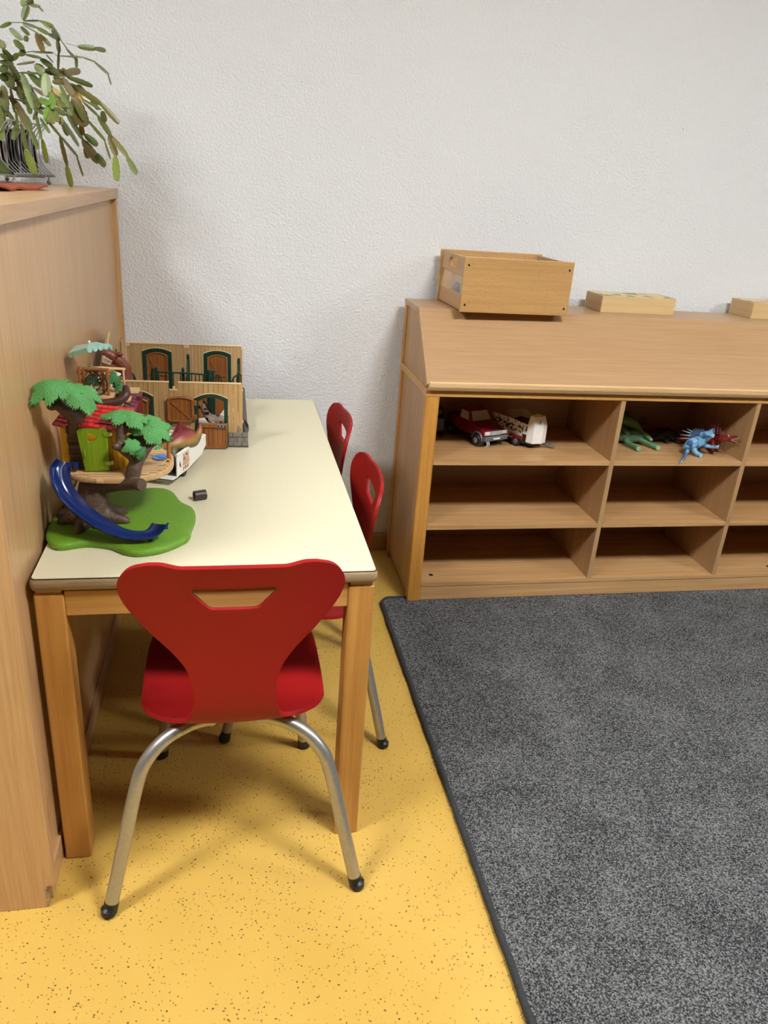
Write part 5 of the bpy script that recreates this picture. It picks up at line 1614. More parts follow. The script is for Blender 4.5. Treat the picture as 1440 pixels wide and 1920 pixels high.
# ---------------------------------------------------------------- toys in the pigeonholes
Z3 = 0.511
M['truck_red'] = plain('dark_red_toy_paint', S(120, 14, 34), 0.3, 0.06)
M['truck_glass'] = plain('pale_toy_window', S(190, 190, 188), 0.2, 0.05)
M['bumper'] = plain('grey_toy_bumper', S(92, 96, 100), 0.4, 0.08)
M['lamp_w'] = plain('white_toy_headlight', S(220, 218, 212), 0.25, 0.03)
M['hub'] = plain('silver_toy_hub', S(170, 170, 166), 0.3, 0.06, metal=0.6)
def make_truck():
    t = thing('toy_pickup', (0, 0, 0), 'dark red toy pickup truck with grey bumper in the pigeonhole', 'toy truck')
    w = 0.046
    # x forward; ground z=0
    MB().box(-0.105, 0.095, -w + 0.004, w - 0.004, 0.020, 0.034).build('chassis', 'black_rubber', t, 0.002)
    hood = MB(); hood.prism([(0.020, -w, 0.032), (0.100, -w, 0.030), (0.103, -w, 0.050), (0.098, -w, 0.058), (0.028, -w, 0.072), (0.020, -w, 0.072)], (0, 0, 0), (0, 2 * w, 0))
    hood.build('hood', 'truck_red', t, 0.004)
    cabm = MB()
    c0 = [(-0.045, -w, 0.030), (0.022, -w, 0.030), (0.026, -w, 0.070), (0.004, -w + 0.007, 0.106), (-0.038, -w + 0.007, 0.108), (-0.045, -w, 0.072)]
    c1 = [(x, -y, z) for x, y, z in c0]
    n = len(c0)
    cabm.add(c0 + c1, [tuple(range(n - 1, -1, -1)), tuple(range(n, 2 * n))] + [(i, (i + 1) % n, n + (i + 1) % n, n + i) for i in range(n)])
    cabm.build('cab', 'truck_red', t, 0.003)
    ws = MB(); ws.add([(0.0262, -w + 0.008, 0.073), (0.0262, w - 0.008, 0.073), (0.0075, w - 0.013, 0.101), (0.0075, -w + 0.013, 0.101),
                       (0.0235, -w + 0.008, 0.073), (0.0235, w - 0.008, 0.073), (0.005, w - 0.013, 0.101), (0.005, -w + 0.013, 0.101)], [(0, 1, 2, 3), (7, 6, 5, 4), (0, 4, 5, 1), (1, 5, 6, 2), (2, 6, 7, 3), (3, 7, 4, 0)])
    ws.build('windscreen', 'truck_glass', t)
    for s in (-1, 1):
        sw_ = MB(); sw_.prism([(-0.032, s * (w - 0.0005), 0.074), (0.016, s * (w - 0.0005), 0.074), (0.002, s * (w - 0.0055), 0.099), (-0.032, s * (w - 0.0055), 0.100)], (0, 0, 0), (0, s * 0.002, 0))
        sw_.build('side_window', 'truck_glass', t)
        MB().ball((0.022, s * (w + 0.006), 0.078), 0.006, 8, 6, (0.6, 0.9, 1.0)).build('mirror', 'truck_red', t, smooth=True)
        MB().tube([(0.066 + 0.0255 * math.cos(PI * j / 10), s * (w + 0.001), 0.023 + 0.0255 * math.sin(PI * j / 10)) for j in range(11)], 0.0038, 6).build('wheel_arch', 'bumper', t, smooth=True)
        for x in (0.066, -0.072):
            wh = MB().tube([(x, s * (w - 0.018), 0.0215), (x, s * (w - 0.015), 0.0215), (x, s * (w + 0.004), 0.0215), (x, s * (w + 0.0075), 0.0215)], [0.019, 0.0213, 0.0213, 0.0175], 22).build('wheel', 'black_rubber', t, smooth=True)
            MB().tube([(x, s * (w + 0.0075), 0.0215), (x, s * (w + 0.009), 0.0215)], [0.010, 0.006], 14).build('hub', 'hub', wh, smooth=True)
        MB().box(0.100, 0.1055, s * 0.036 - 0.011, s * 0.036 + 0.011, 0.046, 0.058).build('headlight', 'lamp_w', t, 0.0015)
    MB().box(0.096, 0.110, -w - 0.003, w + 0.003, 0.026, 0.041).build('bumper', 'bumper', t, 0.003)
    MB().box(0.1095, 0.1105, -0.014, 0.014, 0.031, 0.037).build('number_plate', 'lamp_w', t)
    g = MB().box(0.101, 0.1045, -0.024, 0.024, 0.043, 0.060).build('grille', 'bumper', t, 0.001)
    for z in (0.0475, 0.052, 0.0565):
        MB().box(0.1042, 0.1062, -0.023, 0.023, z - 0.0012, z + 0.0008).build('grille_bar', 'lamp_w', g)
    for s in (-1, 1):
        MB().box(-0.108, -0.0455, s * (w - 0.002) - 0.002, s * (w - 0.002) + 0.002, 0.034, 0.070).build('bed_side', 'truck_red', t, 0.0012)
    MB().box(-0.110, -0.106, -w + 0.001, w - 0.001, 0.034, 0.070).build('tailgate', 'truck_red', t, 0.0012)
    for i in range(3):
        y = -0.030 - i * 0.005
        MB().tube(smooth_path([(0.106, y, 0.028), (0.112, y, 0.016), (0.104, y - 0.001, 0.006)], 4), 0.0009, 6).build('tow_ring', 'lamp_w', t)
    a = math.radians(-68)
    t.rotation_euler = (0, 0, a)
    t.location = (0.8435 - 0.106 * math.cos(a), -0.262 - 0.106 * math.sin(a), Z3 + 0.0002)
    return t
make_truck()
def make_trailer():
    t = thing('toy_horse_trailer', (0, 0, 0), 'white toy horse trailer with flower band beside the red pickup', 'toy trailer')
    m, nt, b = base_mat('white_trailer_flower_print')
    tc = nt.nodes.new('ShaderNodeTexCoord'); sx = nt.nodes.new('ShaderNodeSeparateXYZ'); nt.links.new(tc.outputs['Object'], sx.inputs[0])
    n1 = nd(nt, 'ShaderNodeTexNoise', Scale=150.0, Detail=2.0); nt.links.new(tc.outputs['Object'], n1.inputs['Vector'])
    n2 = nd(nt, 'ShaderNodeTexNoise', Scale=45.0, Detail=0.0); nt.links.new(tc.outputs['Object'], n2.inputs['Vector'])
    ab = nd(nt, 'ShaderNodeMath', operation='SUBTRACT'); ab.inputs[1].default_value = 0.066; nt.links.new(sx.outputs[2], ab.inputs[0])
    aa = nd(nt, 'ShaderNodeMath', operation='ABSOLUTE'); nt.links.new(ab.outputs[0], aa.inputs[0])
    th2 = nd(nt, 'ShaderNodeMath', operation='MULTIPLY_ADD'); th2.inputs[1].default_value = 8.0; nt.links.new(aa.outputs[0], th2.inputs[0]); th2.inputs[2].default_value = 0.47
    gt = nd(nt, 'ShaderNodeMath', operation='GREATER_THAN'); nt.links.new(n1.outputs['Fac'], gt.inputs[0]); nt.links.new(th2.outputs[0], gt.inputs[1])
    rc = ramp(nt, n2.outputs['Fac'], [(0.42, S(40, 60, 34)), (0.52, S(130, 40, 46)), (0.6, S(50, 40, 36))])
    mc = nt.nodes.new('ShaderNodeMixRGB'); mc.inputs['Color1'].default_value = S(226, 222, 214)
    nt.links.new(gt.outputs[0], mc.inputs['Fac']); nt.links.new(rc.outputs['Color'], mc.inputs['Color2']); nt.links.new(mc.outputs['Color'], b.inputs['Base Color'])
    b.inputs['Roughness'].default_value = 0.35
    M['flower'] = m
    w, L = 0.043, 0.17
    # x forward (nose at x = 0), body behind
    for s, mat in ((-1, 'flower'), (1, 'white_p')):
        top = 0.088 if s < 0 else 0.104
        mb = MB(); mb.prism([(-0.030, s * w, 0.020), (-L, s * w, 0.024), (-L, s * w, 0.092 if s < 0 else 0.088), (-0.10, s * w, top), (-0.030, s * w, 0.080)], (0, 0, 0), (0, -s * 0.003, 0))
        mb.build('side_wall', mat, t, 0.001)
    MB().box(-L, -0.02, -w + 0.003, w - 0.003, 0.018, 0.022).build('floor', 'black_rubber', t)
    MB().box(-L, -0.01, -w, w, 0.012, 0.0178).build('chassis', 'black_rubber', t, 0.001)
    # tall V-shaped nose
    nose = [(-0.032, -w - 0.001), (-0.006, -w - 0.001), (0.012, -0.014), (0.012, 0.010), (-0.004, 0.012), (-0.032, 0.012)]
    nv_ = [(x, y, 0.020) for x, y in nose] + [(x, y, 0.080) for x, y in nose] + [(x * 0.7 - 0.006, y * 0.82 - 0.004, 0.112) for x, y in nose]
    n = len(nose)
    fs = [tuple(range(n - 1, -1, -1)), tuple(2 * n + k for k in range(n))]
    for lv in range(2):
        fs += [(lv * n + i, lv * n + (i + 1) % n, (lv + 1) * n + (i + 1) % n, (lv + 1) * n + i) for i in range(n)]
    no = MB().add(nv_, fs).build('nose', 'white_p', t, 0.0012)
    for k in range(3):
        MB().box(-0.001, 0.0012, -0.006, 0.0, 0.0, 0.0016, Matrix.Translation((0.0035, -0.024 , 0.090 + k * 0.004)) @ Matrix.Rotation(0.5, 4, 'Z')).build('vent_slot', 'black', no)
    MB().box(-0.046, -0.0325, -w - 0.002, w, 0.016, 0.046).build('corner_guard', 'black_rubber', t, 0.001)
    MB().box(-0.030, -0.006, 0.0125, 0.022, 0.018, 0.082).build('door_gap', 'bumper', t, 0.001)
    MB().box(-0.032, -0.014, 0.0225, w, 0.020, 0.080).build('nose_wing', 'white_p', t, 0.001)
    MB().box(-0.11, -0.030, -w + 0.004, w - 0.004, 0.0725, 0.0775).build('inner_divider', 'black_rubber', t)
    MB().tube([(0.004, 0.010, 0.016), (0.040, 0.028, 0.010)], 0.003, 8).build('drawbar', 'bumper', t)
    MB().tube([(0.0, 0.036, 0.016), (0.040, 0.028, 0.010)], 0.003, 8).build('drawbar', 'bumper', t)
    for s in (-1, 1):
        MB().box(-0.094, -0.040, s * (w + 0.005) - 0.006, s * (w + 0.005) + 0.006, 0.028, 0.038).build('mudguard', 'truck_red', t, 0.003)
        wh = MB().tube([(-0.066, s * (w - 0.006), 0.0165), (-0.066, s * (w + 0.008), 0.0165)], 0.0163, 20).build('wheel', 'black_rubber', t, smooth=True)
        MB().tube([(-0.066, s * (w + 0.008), 0.0165), (-0.066, s * (w + 0.0095), 0.0165)], [0.009, 0.007], 14).build('hub', 'bumper', wh)
    a = math.radians(-52)
    t.rotation_euler = (0, 0, a)
    t.location = (1.003, -0.258, Z3 + 0.0002)
    return t
make_trailer()
# dark toy car behind the pickup
M['dark_toy'] = plain('black_toy_paint', S(20, 20, 24), 0.35, 0.1)
dk = thing('toy_van', (0.668, -0.10, Z3), 'black toy van in the dark corner behind the red pickup', 'toy car')
MB().box(0.632, 0.700, -0.150, -0.050, Z3 + 0.016, Z3 + 0.070).build('van_body', 'dark_toy', dk, 0.006)
MB().box(0.638, 0.694, -0.140, -0.060, Z3 + 0.070, Z3 + 0.100).build('van_cabin', 'dark_toy', dk, 0.008)
for x in (0.636, 0.696):
    for y in (-0.128, -0.072):
        wv = MB().tube([(x - 0.005, y, Z3 + 0.0163), (x + 0.005, y, Z3 + 0.0163)], 0.016, 16).build('wheel', 'black_rubber', dk, smooth=True)
        MB().tube([(x + 0.005, y, Z3 + 0.0163), (x + 0.0062, y, Z3 + 0.0163)], 0.006, 10).build('hub', 'hub', wv)

M['green_dino'] = plain('green_dinosaur_skin', S(92, 138, 100), 0.45, 0.2, 110, bumpd=0.0006)
M['green_dark'] = banded('dark_green_dinosaur_skin', [(0.1, S(104, 148, 96)), (0.6, S(46, 78, 50)), (1.0, S(26, 44, 30))], 'z', 0.02, 0.075, 0.45, 0.1, 0.0006, 110)
M['brick_dino'] = plain('rust_dinosaur_skin', S(124, 58, 38), 0.45, 0.2, 110, bumpd=0.0006)
M['charcoal_dino'] = plain('charcoal_dinosaur_skin', S(40, 40, 40), 0.5, 0.2, 110, bumpd=0.0006)
M['blue_dino'] = patched('blue_dinosaur_skin', S(70, 104, 146), S(112, 166, 200), 40, 0.45, 0.42)
M['navy_dino'] = plain('navy_dinosaur_plates', S(44, 62, 88), 0.45, 0.15)
M['red_dino'] = plain('dark_red_dinosaur_skin', S(126, 34, 28), 0.4, 0.2, 110, bumpd=0.0006)
M['sole'] = plain('pale_green_toy_sole', S(140, 180, 140), 0.5, 0.05)
M['sole_b'] = plain('pale_blue_toy_sole', S(160, 196, 206), 0.5, 0.05)
def on(q, z):
    return (q[0], q[1], max(q[2], z))
gA = thing('toy_dinosaur', (1.37, -0.22, Z3), 'green toy dinosaur lying on its side, feet towards the shelf edge', 'toy dinosaur', 'toy dinosaurs in the pigeonhole')
fA, fB = (1.3491, -0.2818, 0.5160), (1.4273, -0.2745, 0.5160)
blob('body', [
    [((1.270, -0.185, Z3 + 0.028), 0.004), ((1.30, -0.19, Z3 + 0.022), 0.010), ((1.335, -0.195, Z3 + 0.025), 0.020), ((1.375, -0.195, Z3 + 0.026), 0.023), ((1.415, -0.19, Z3 + 0.024), 0.017), ((1.44, -0.175, Z3 + 0.020), 0.010), ((1.455, -0.150, Z3 + 0.014), 0.009)],
    [((1.340, -0.205, Z3 + 0.022), 0.012), ((1.335, -0.235, Z3 + 0.014), 0.009), ((fA[0], fA[1] + 0.006, Z3 + 0.011), 0.0088)],
    [((1.385, -0.205, Z3 + 0.022), 0.011), ((1.410, -0.232, Z3 + 0.013), 0.008), ((fB[0], fB[1] + 0.006, Z3 + 0.0105), 0.0092)]], 'green_dino', gA, 0.0022, 3)
for q in (fA, fB):
    MB().tube([(q[0], q[1] - 0.0040, Z3 + 0.0105), (q[0], q[1] - 0.0062, Z3 + 0.0105)], [0.0085, 0.008], 14).build('sole', 'sole', gA)
gB = thing('toy_dinosaur', (1.36, -0.16, Z3 + 0.045), 'dark green toy dinosaur sprawled on top of the lying green one', 'toy dinosaur', 'toy dinosaurs in the pigeonhole')
zz = Z3 + 0.045
blob('body', [
    [((1.285, -0.10, zz + 0.050), 0.004), ((1.305, -0.11, zz + 0.036), 0.012), ((1.335, -0.13, zz + 0.026), 0.024), ((1.365, -0.145, zz + 0.018), 0.026), ((1.388, -0.165, zz + 0.008), 0.020), ((1.405, -0.190, zz - 0.006), 0.0105), ((1.418, -0.215, zz - 0.016), 0.0095), ((1.426, -0.228, zz - 0.022), 0.0065)],
    [((1.33, -0.15, zz + 0.012), 0.010), ((1.335, -0.19, zz + 0.004), 0.007), ((1.338, -0.215, zz + 0.000), 0.0085)],
    [((1.35, -0.12, zz + 0.04), 0.009), ((1.362, -0.15, zz + 0.052), 0.006), ((1.352, -0.165, zz + 0.058), 0.005)],
    [((1.32, -0.11, zz + 0.045), 0.008), ((1.325, -0.13, zz + 0.062), 0.005), ((1.317, -0.14, zz + 0.068), 0.004)]], 'green_dark', gB, 0.0022, 3)
MB().ball((1.4225, -0.236, zz - 0.0205), 0.0032, 8, 6).build('eye', 'ivory', gB, smooth=True)
MB().ball((1.4225, -0.2386, zz - 0.0205), 0.0016, 8, 6).build('pupil', 'black', gB, smooth=True)
bD = thing('toy_dinosaur', (1.48, -0.09, Z3), 'rust coloured toy dinosaur lying deep in the pigeonhole', 'toy dinosaur', 'toy dinosaurs in the pigeonhole')
blob('body', [[((1.40, -0.075, Z3 + 0.020), 0.014), ((1.44, -0.08, Z3 + 0.024), 0.020), ((1.48, -0.085, Z3 + 0.024), 0.020), ((1.52, -0.09, Z3 + 0.020), 0.014), ((1.56, -0.10, Z3 + 0.016), 0.008), ((1.595, -0.10, Z3 + 0.012), 0.004)],
    [((1.45, -0.09, Z3 + 0.035), 0.009), ((1.455, -0.095, Z3 + 0.055), 0.006), ((1.470, -0.10, Z3 + 0.066), 0.004)],
    [((1.50, -0.09, Z3 + 0.030), 0.009), ((1.535, -0.12, Z3 + 0.036), 0.006), ((1.555, -0.13, Z3 + 0.046), 0.005)],
    [((1.455, -0.09, Z3 + 0.014), 0.009), ((1.47, -0.125, Z3 + 0.010), 0.006), ((1.49, -0.14, Z3 + 0.007), 0.006)]], 'brick_dino', bD, 0.0025, 3)
cD = thing('toy_dinosaur', (1.53, -0.165, Z3), 'charcoal toy dinosaur in the shadow behind the blue one', 'toy dinosaur', 'toy dinosaurs in the pigeonhole')
blob('body', [[((1.455, -0.175, Z3 + 0.010), 0.006), ((1.485, -0.17, Z3 + 0.016), 0.013), ((1.52, -0.165, Z3 + 0.024), 0.022), ((1.55, -0.165, Z3 + 0.022), 0.018), ((1.575, -0.15, Z3 + 0.016), 0.010), ((1.60, -0.14, Z3 + 0.012), 0.005)],
    [((1.51, -0.18, Z3 + 0.016), 0.010), ((1.505, -0.205, Z3 + 0.009), 0.007)], [((1.545, -0.18, Z3 + 0.014), 0.009), ((1.552, -0.20, Z3 + 0.008), 0.006)]], 'charcoal_dino', cD, 0.0025, 3)
bl_ = thing('toy_dinosaur', (1.57, -0.30, Z3), 'light blue spiky toy dinosaur lying with its tail over the shelf edge', 'toy dinosaur', 'toy dinosaurs in the pigeonhole')
t3_ = (1.4442, -0.3980, 0.5081)
blob('body', [
    [((1.5097, -0.3150, 0.5381), 0.012), ((1.5270, -0.3120, 0.5488), 0.0185), ((1.5582, -0.3050, 0.5544), 0.0215), ((1.5831, -0.3000, 0.5721), 0.0175), ((1.6055, -0.2900, 0.5807), 0.012), ((1.6183, -0.2850, 0.5907), 0.007)],
    [((1.5083, -0.3200, 0.5398), 0.010), ((1.4955, -0.3450, 0.5311), 0.0075), ((1.4734, -0.3720, 0.5234), 0.0055), ((1.4554, -0.3910, 0.5188), 0.0042), (t3_, 0.002)],
    [((1.5589, -0.3150, 0.5824), 0.0105), ((1.5669, -0.3300, 0.5855), 0.0085), ((1.5768, -0.3420, 0.5876), 0.0078)],
    [((1.5724, -0.3120, 0.5453), 0.009), ((1.5890, -0.3250, 0.5441), 0.0065), ((1.6107, -0.3350, 0.5457), 0.0062)],
    [((1.5358, -0.3180, 0.5317), 0.0105), ((1.5434, -0.3300, 0.5205), 0.0085), (on((1.5515, -0.3400, 0.5125), Z3 + 0.0085), 0.0082)],
    [((1.5140, -0.3250, 0.5530), 0.012), ((1.5142, -0.3450, 0.5521), 0.0085)]], 'blue_dino', bl_, 0.0022, 3)
for q, d in (((1.5741, -0.3500, 0.5901), (0.25, -1, 0)), ((1.6096, -0.3420, 0.5481), (0.7, -0.7, 0)), (on((1.5476, -0.3490, 0.5138), Z3 + 0.0085), (0.2, -1, 0))):
    q = Vector(q); d = Vector(d).normalized()
    MB().tube([q, q + d * 0.0022], [0.0072, 0.0066], 14).build('sole', 'sole_b', bl_)
fr_ = MB()
fp = [Vector(q) for q in ((1.5266, -0.2850, 0.5667), (1.5340, -0.2750, 0.5770), (1.5513, -0.2700, 0.5852), (1.5671, -0.2700, 0.5873), (1.5805, -0.2750, 0.5871), (1.5877, -0.2850, 0.5827), (1.5633, -0.2950, 0.5741), (1.5419, -0.2950, 0.5624))]
fr_.prism(fp, (0, 0.004, 0), (0, -0.002, 0))
fr_.build('back_plates', 'navy_dino', bl_, 0.001)
sp_ = MB()
for a, b in (((1.5342, -0.2850, 0.5687), (1.4915, -0.2900, 0.5736)), ((1.5352, -0.2800, 0.5766), (1.4992, -0.2850, 0.5873)), ((1.5432, -0.2750, 0.5809), (1.5192, -0.2800, 0.5917)), ((1.5291, -0.2900, 0.5606), (1.4901, -0.3000, 0.5635))):
    sp_.tube([a, b], [0.0024, 0.0005], 7)
for q in ((1.5513, -0.2700, 0.5852), (1.5610, -0.2700, 0.5872), (1.5712, -0.2700, 0.5873), (1.5805, -0.2750, 0.5871), (1.5861, -0.2800, 0.5849)):
    v = Vector(q); sp_.tube([v, v + Vector((-0.003, 0, 0.005))], [0.0016, 0.0004], 6)
M['spike'] = plain('grey_blue_spikes', S(140, 156, 166), 0.45, 0.08)
sp_.build('spikes', 'spike', bl_)
rd = thing('toy_dinosaur', (1.63, -0.24, Z3), 'dark red toy dinosaur with a spiny sail and open jaws', 'toy dinosaur', 'toy dinosaurs in the pigeonhole')
fR = on((1.6206, -0.3060, 0.5165), Z3 + 0.0060)
blob('body', [
    [((1.545, -0.200, Z3 + 0.022), 0.006), ((1.575, -0.225, Z3 + 0.030), 0.013), ((1.602, -0.250, Z3 + 0.036), 0.018), ((1.6420, -0.2700, 0.5533), 0.0175), ((1.6328, -0.3220, 0.5703), 0.0125), ((1.6412, -0.3420, 0.5807), 0.0105)],
    [((1.6407, -0.3420, 0.5826), 0.0095), ((1.6478, -0.3540, 0.5866), 0.0058), ((1.6514, -0.3720, 0.5953), 0.0042)],
    [((1.6433, -0.3420, 0.5731), 0.0062), ((1.6535, -0.3520, 0.5709), 0.0036), ((1.6571, -0.3680, 0.5705), 0.0026)],
    [((1.6297, -0.2820, 0.5474), 0.011), ((1.6203, -0.3000, 0.5320), 0.0068), (fR, 0.0058)],
    [((1.59, -0.24, Z3 + 0.03), 0.010), ((1.595, -0.245, Z3 + 0.006), 0.0058)],
    [((1.6393, -0.3000, 0.5535), 0.009), ((1.650, -0.285, Z3 + 0.006), 0.0058)]], 'red_dino', rd, 0.002, 3)
sa = MB()
sp_pts = [((1.6049, -0.2620, 0.5717), (1.5915, -0.2580, 0.6012)), ((1.6082, -0.2690, 0.5740), (1.5959, -0.2620, 0.6216)), ((1.6114, -0.2760, 0.5763), (1.6010, -0.2700, 0.6298)), ((1.6167, -0.2830, 0.5786), (1.6053, -0.2770, 0.6357)), ((1.6209, -0.2920, 0.5796), (1.6135, -0.2860, 0.6291)), ((1.6244, -0.3020, 0.5809), (1.6214, -0.2970, 0.6193)), ((1.6283, -0.3120, 0.5803), (1.6291, -0.3060, 0.6070)), ((1.6326, -0.3180, 0.5804), (1.6362, -0.3150, 0.5966))]
for a, b in sp_pts:
    sa.tube([a, b], [0.0026, 0.0008], 7)
sa.build('sail_spines', 'red_dino', rd, smooth=True)
web = MB()
for (a, b), (c, d) in zip(sp_pts, sp_pts[1:]):
    a, b, c, d = [Vector(q) for q in (a, b, c, d)]
    web.prism([a, c, c.lerp(d, 0.62), a.lerp(b, 0.62)], (0, -0.0005, 0), (0, 0.0005, 0))
M['sail_dark'] = plain('dark_maroon_sail_skin', S(48, 14, 14), 0.5, 0.1)
web.build('sail_web', 'sail_dark', rd)
q = Vector((1.6316, -0.3520, 0.5914)); MB().ball(q, 0.0022, 8, 6).build('eye', 'ivory', rd, smooth=True)
tm = MB()
ja, jb = Vector((1.6479, -0.3500, 0.5739)), Vector((1.6540, -0.3710, 0.5743))
for k in range(6):
    q = ja.lerp(jb, k / 5); tm.tube([q, q + Vector((0, 0, 0.0028))], [0.001, 0.0003], 5)
ja, jb = Vector((1.6454, -0.3540, 0.5809)), Vector((1.6522, -0.3750, 0.5925))
for k in range(7):
    q = ja.lerp(jb, k / 6); tm.tube([q, q + Vector((0, 0, -0.0028))], [0.001, 0.0003], 5)
tm.build('teeth', 'ivory', rd)

# ---------------------------------------------------------------- on top of the tall cabinet
M['steel'] = plain('grey_powder_coated_wire', S(176, 178, 180), 0.35, 0.05, metal=0.3)
M['case_dark'] = plain('black_case_spine', S(22, 22, 26), 0.25, 0.15)
M['case_pale'] = plain('pale_case_spine', S(214, 210, 214), 0.3, 0.05)
M['case_plum'] = plain('plum_case_spine', S(62, 34, 50), 0.3, 0.1)
KT = KZ
ra, rbk = Vector((-0.5640, -0.250, KT)), Vector((-0.5080, -0.060, KT))
rdir = (rbk - ra); rlen = rdir.length; rdir.normalize()
rs = Vector((-rdir.y, rdir.x, 0))      # to the left, away from the viewer's side
def R_(l, s, z): return ra + rdir * l + rs * s + Vector((0, 0, z))
rk = thing('wire_rack', R_(rlen / 2, 0.05, 0), 'grey wire rack with ball feet beneath the plant', 'rack')
prof = [(0.118, 0.150), (0.133, 0.128), (0.133, 0.060), (0.112, 0.026), (0.104, 0.021), (-0.004, 0.021), (-0.010, 0.024), (0.026, 0.058), (0.027, 0.128), (-0.012, 0.153)]
prof = [(0.090, 0.151), (0.110, 0.128), (0.110, 0.056), (0.142, 0.027), (0.136, 0.021), (0.0, 0.021), (-0.008, 0.026), (0.024, 0.056), (0.024, 0.118), (-0.002, 0.150)]
NW = 12
for k in range(NW):
    l = rlen * (k + 0.0) / (NW - 1)
    pts = [R_(l, s, z) for s, z in prof]
    MB().tube(smooth_path(pts, 2), 0.0016, 6).build('wire', 'steel', rk, smooth=True)
for s, z in ((-0.008, 0.026), (0.140, 0.026), (-0.002, 0.150), (0.092, 0.151), (0.020, 0.0185), (0.116, 0.0185)):
    MB().tube([R_(-0.002, s, z), R_(rlen + 0.002, s, z)], 0.0024, 8).build('long_rail', 'steel', rk, smooth=True)
for l in (0.012, rlen - 0.004):
    for s in (0.004, 0.128):
        MB().ball(R_(l, s, 0.0062), 0.0062, 12, 8).build('ball_foot', 'steel', rk, smooth=True)
        MB().tube([R_(l, s, 0.010), R_(l, s, 0.020)], 0.002, 6).build('foot_stem', 'steel', rk)
def flower_print():
    m, nt, b = base_mat('flower_picture_print')
    tc = nt.nodes.new('ShaderNodeTexCoord'); sx = nt.nodes.new('ShaderNodeSeparateXYZ'); nt.links.new(tc.outputs['Object'], sx.inputs[0])
    n = nd(nt, 'ShaderNodeTexNoise', Scale=26.0, Detail=2.0, Distortion=0.8); nt.links.new(tc.outputs['Object'], n.inputs['Vector'])
    mr = nt.nodes.new('ShaderNodeMapRange'); mr.inputs['From Min'].default_value = 0.02; mr.inputs['From Max'].default_value = 0.15
    nt.links.new(sx.outputs[2], mr.inputs['Value'])
    a = nd(nt, 'ShaderNodeMath', operation='MULTIPLY_ADD'); a.inputs[1].default_value = 0.5; nt.links.new(n.outputs['Fac'], a.inputs[0]); nt.links.new(mr.outputs['Result'], a.inputs[2])
    r = ramp(nt, a.outputs[0], [(0.2, S(92, 118, 70)), (0.42, S(120, 134, 88)), (0.52, S(168, 84, 92)), (0.62, S(160, 150, 96)), (0.9, S(196, 180, 40)), (1.2 / 1.5, S(206, 190, 60)), (1.0, S(170, 176, 120))])
    nt.links.new(r.outputs['Color'], b.inputs['Base Color'])
    b.inputs['Roughness'].default_value = 0.25
    return m
M['flowers'] = flower_print()
pc_ = thing('picture_card', R_(0.006, 0.06, 0.022), 'glossy picture card with yellow and pink flowers at the front of the wire rack', 'card')
mb = MB(); mb.prism([R_(0.0045, s, z) for s, z in ((0.135, 0.0225), (0.002, 0.0225), (0.027, 0.060), (0.027, 0.140), (0.105, 0.140), (0.107, 0.060))], (0, 0, 0), rdir * 0.0012)
mb.build('card_sheet', 'flowers', pc_)
rcs = random.Random(2)
for k in range(14):
    l = 0.020 + k * (rlen - 0.03) / 13.5
    kind = ['case_dark', 'case_pale', 'case_dark', 'case_plum', 'case_dark'][k % 5]
    mb = MB(); mb.prism([R_(l, s, z) for s, z in ((0.029, 0.0236), (0.105, 0.0236), (0.105, 0.136 - 0.004 * (k % 3)), (0.029, 0.136 - 0.004 * (k % 3)))], (0, 0, 0), rdir * 0.0065)
    o = mb.build('disc_case', kind, None, 0.0006)
    rebase(o, R_(l, 0.067, 0.0236))
    ordn = ['first', 'second', 'third', 'fourth', 'fifth', 'sixth', 'seventh', 'eighth', 'ninth', 'tenth', 'eleventh', 'twelfth', 'thirteenth', 'last'][k]
    tag(o, {'case_dark': 'black', 'case_pale': 'pale', 'case_plum': 'plum'}[kind] + ' slim disc case in the wire rack, ' + ordn + ' behind the picture card', 'case', 'disc cases in the wire rack')
# orange felt
M['felt'] = plain('orange_red_felt', S(148, 74, 48), 0.95, 0.2, 300, bumpd=0.001)
fe = Vector((-0.420, -0.560, KT))
vs_, fs = [], []
NL, NWd = 26, 6
for lay in (0, 1):
    for i in range(NL):
        t_ = i / (NL - 1)
        x = -0.425 - 0.03 * t_ * 0 - 0.055 * t_
        y = -0.520 - 0.36 * t_
        for j in range(NWd):
            u = j / (NWd - 1)
            tap = min(1, t_ * 6 + 0.25)
            h = 0.0035 + 0.003 * math.sin(t_ * 19 + u) * min(1, t_ * 5) + 0.0032 * math.sin(t_ * 7 + 2)
            vs_.append((x - u * 0.10 * tap + 0.006 * math.sin(t_ * 12), y + 0.02 * u, KT + max(0.0006, h) + (0.0045 if lay else 0)))
n0 = NL * NWd
for i in range(NL - 1):
    for j in range(NWd - 1):
        a = i * NWd + j
        fs += [(a, a + 1, a + NWd + 1, a + NWd), (n0 + a, n0 + a + NWd, n0 + a + NWd + 1, n0 + a + 1)]
for i in range(NL - 1):
    for j in (0, NWd - 1):
        a = i * NWd + j
        fs.append((a, a + NWd, n0 + a + NWd, n0 + a))
for j in range(NWd - 1):
    for i in (0, NL - 1):
        a = i * NWd + j
        fs.append((a, a + 1, n0 + a + 1, n0 + a))
o = MB().add(vs_, fs).build('felt_strip', 'felt', None, smooth=True)
rebase(o, (-0.49, -0.70, KT)); tag(o, 'wavy orange felt strip lying on the tall cabinet top', 'cloth')

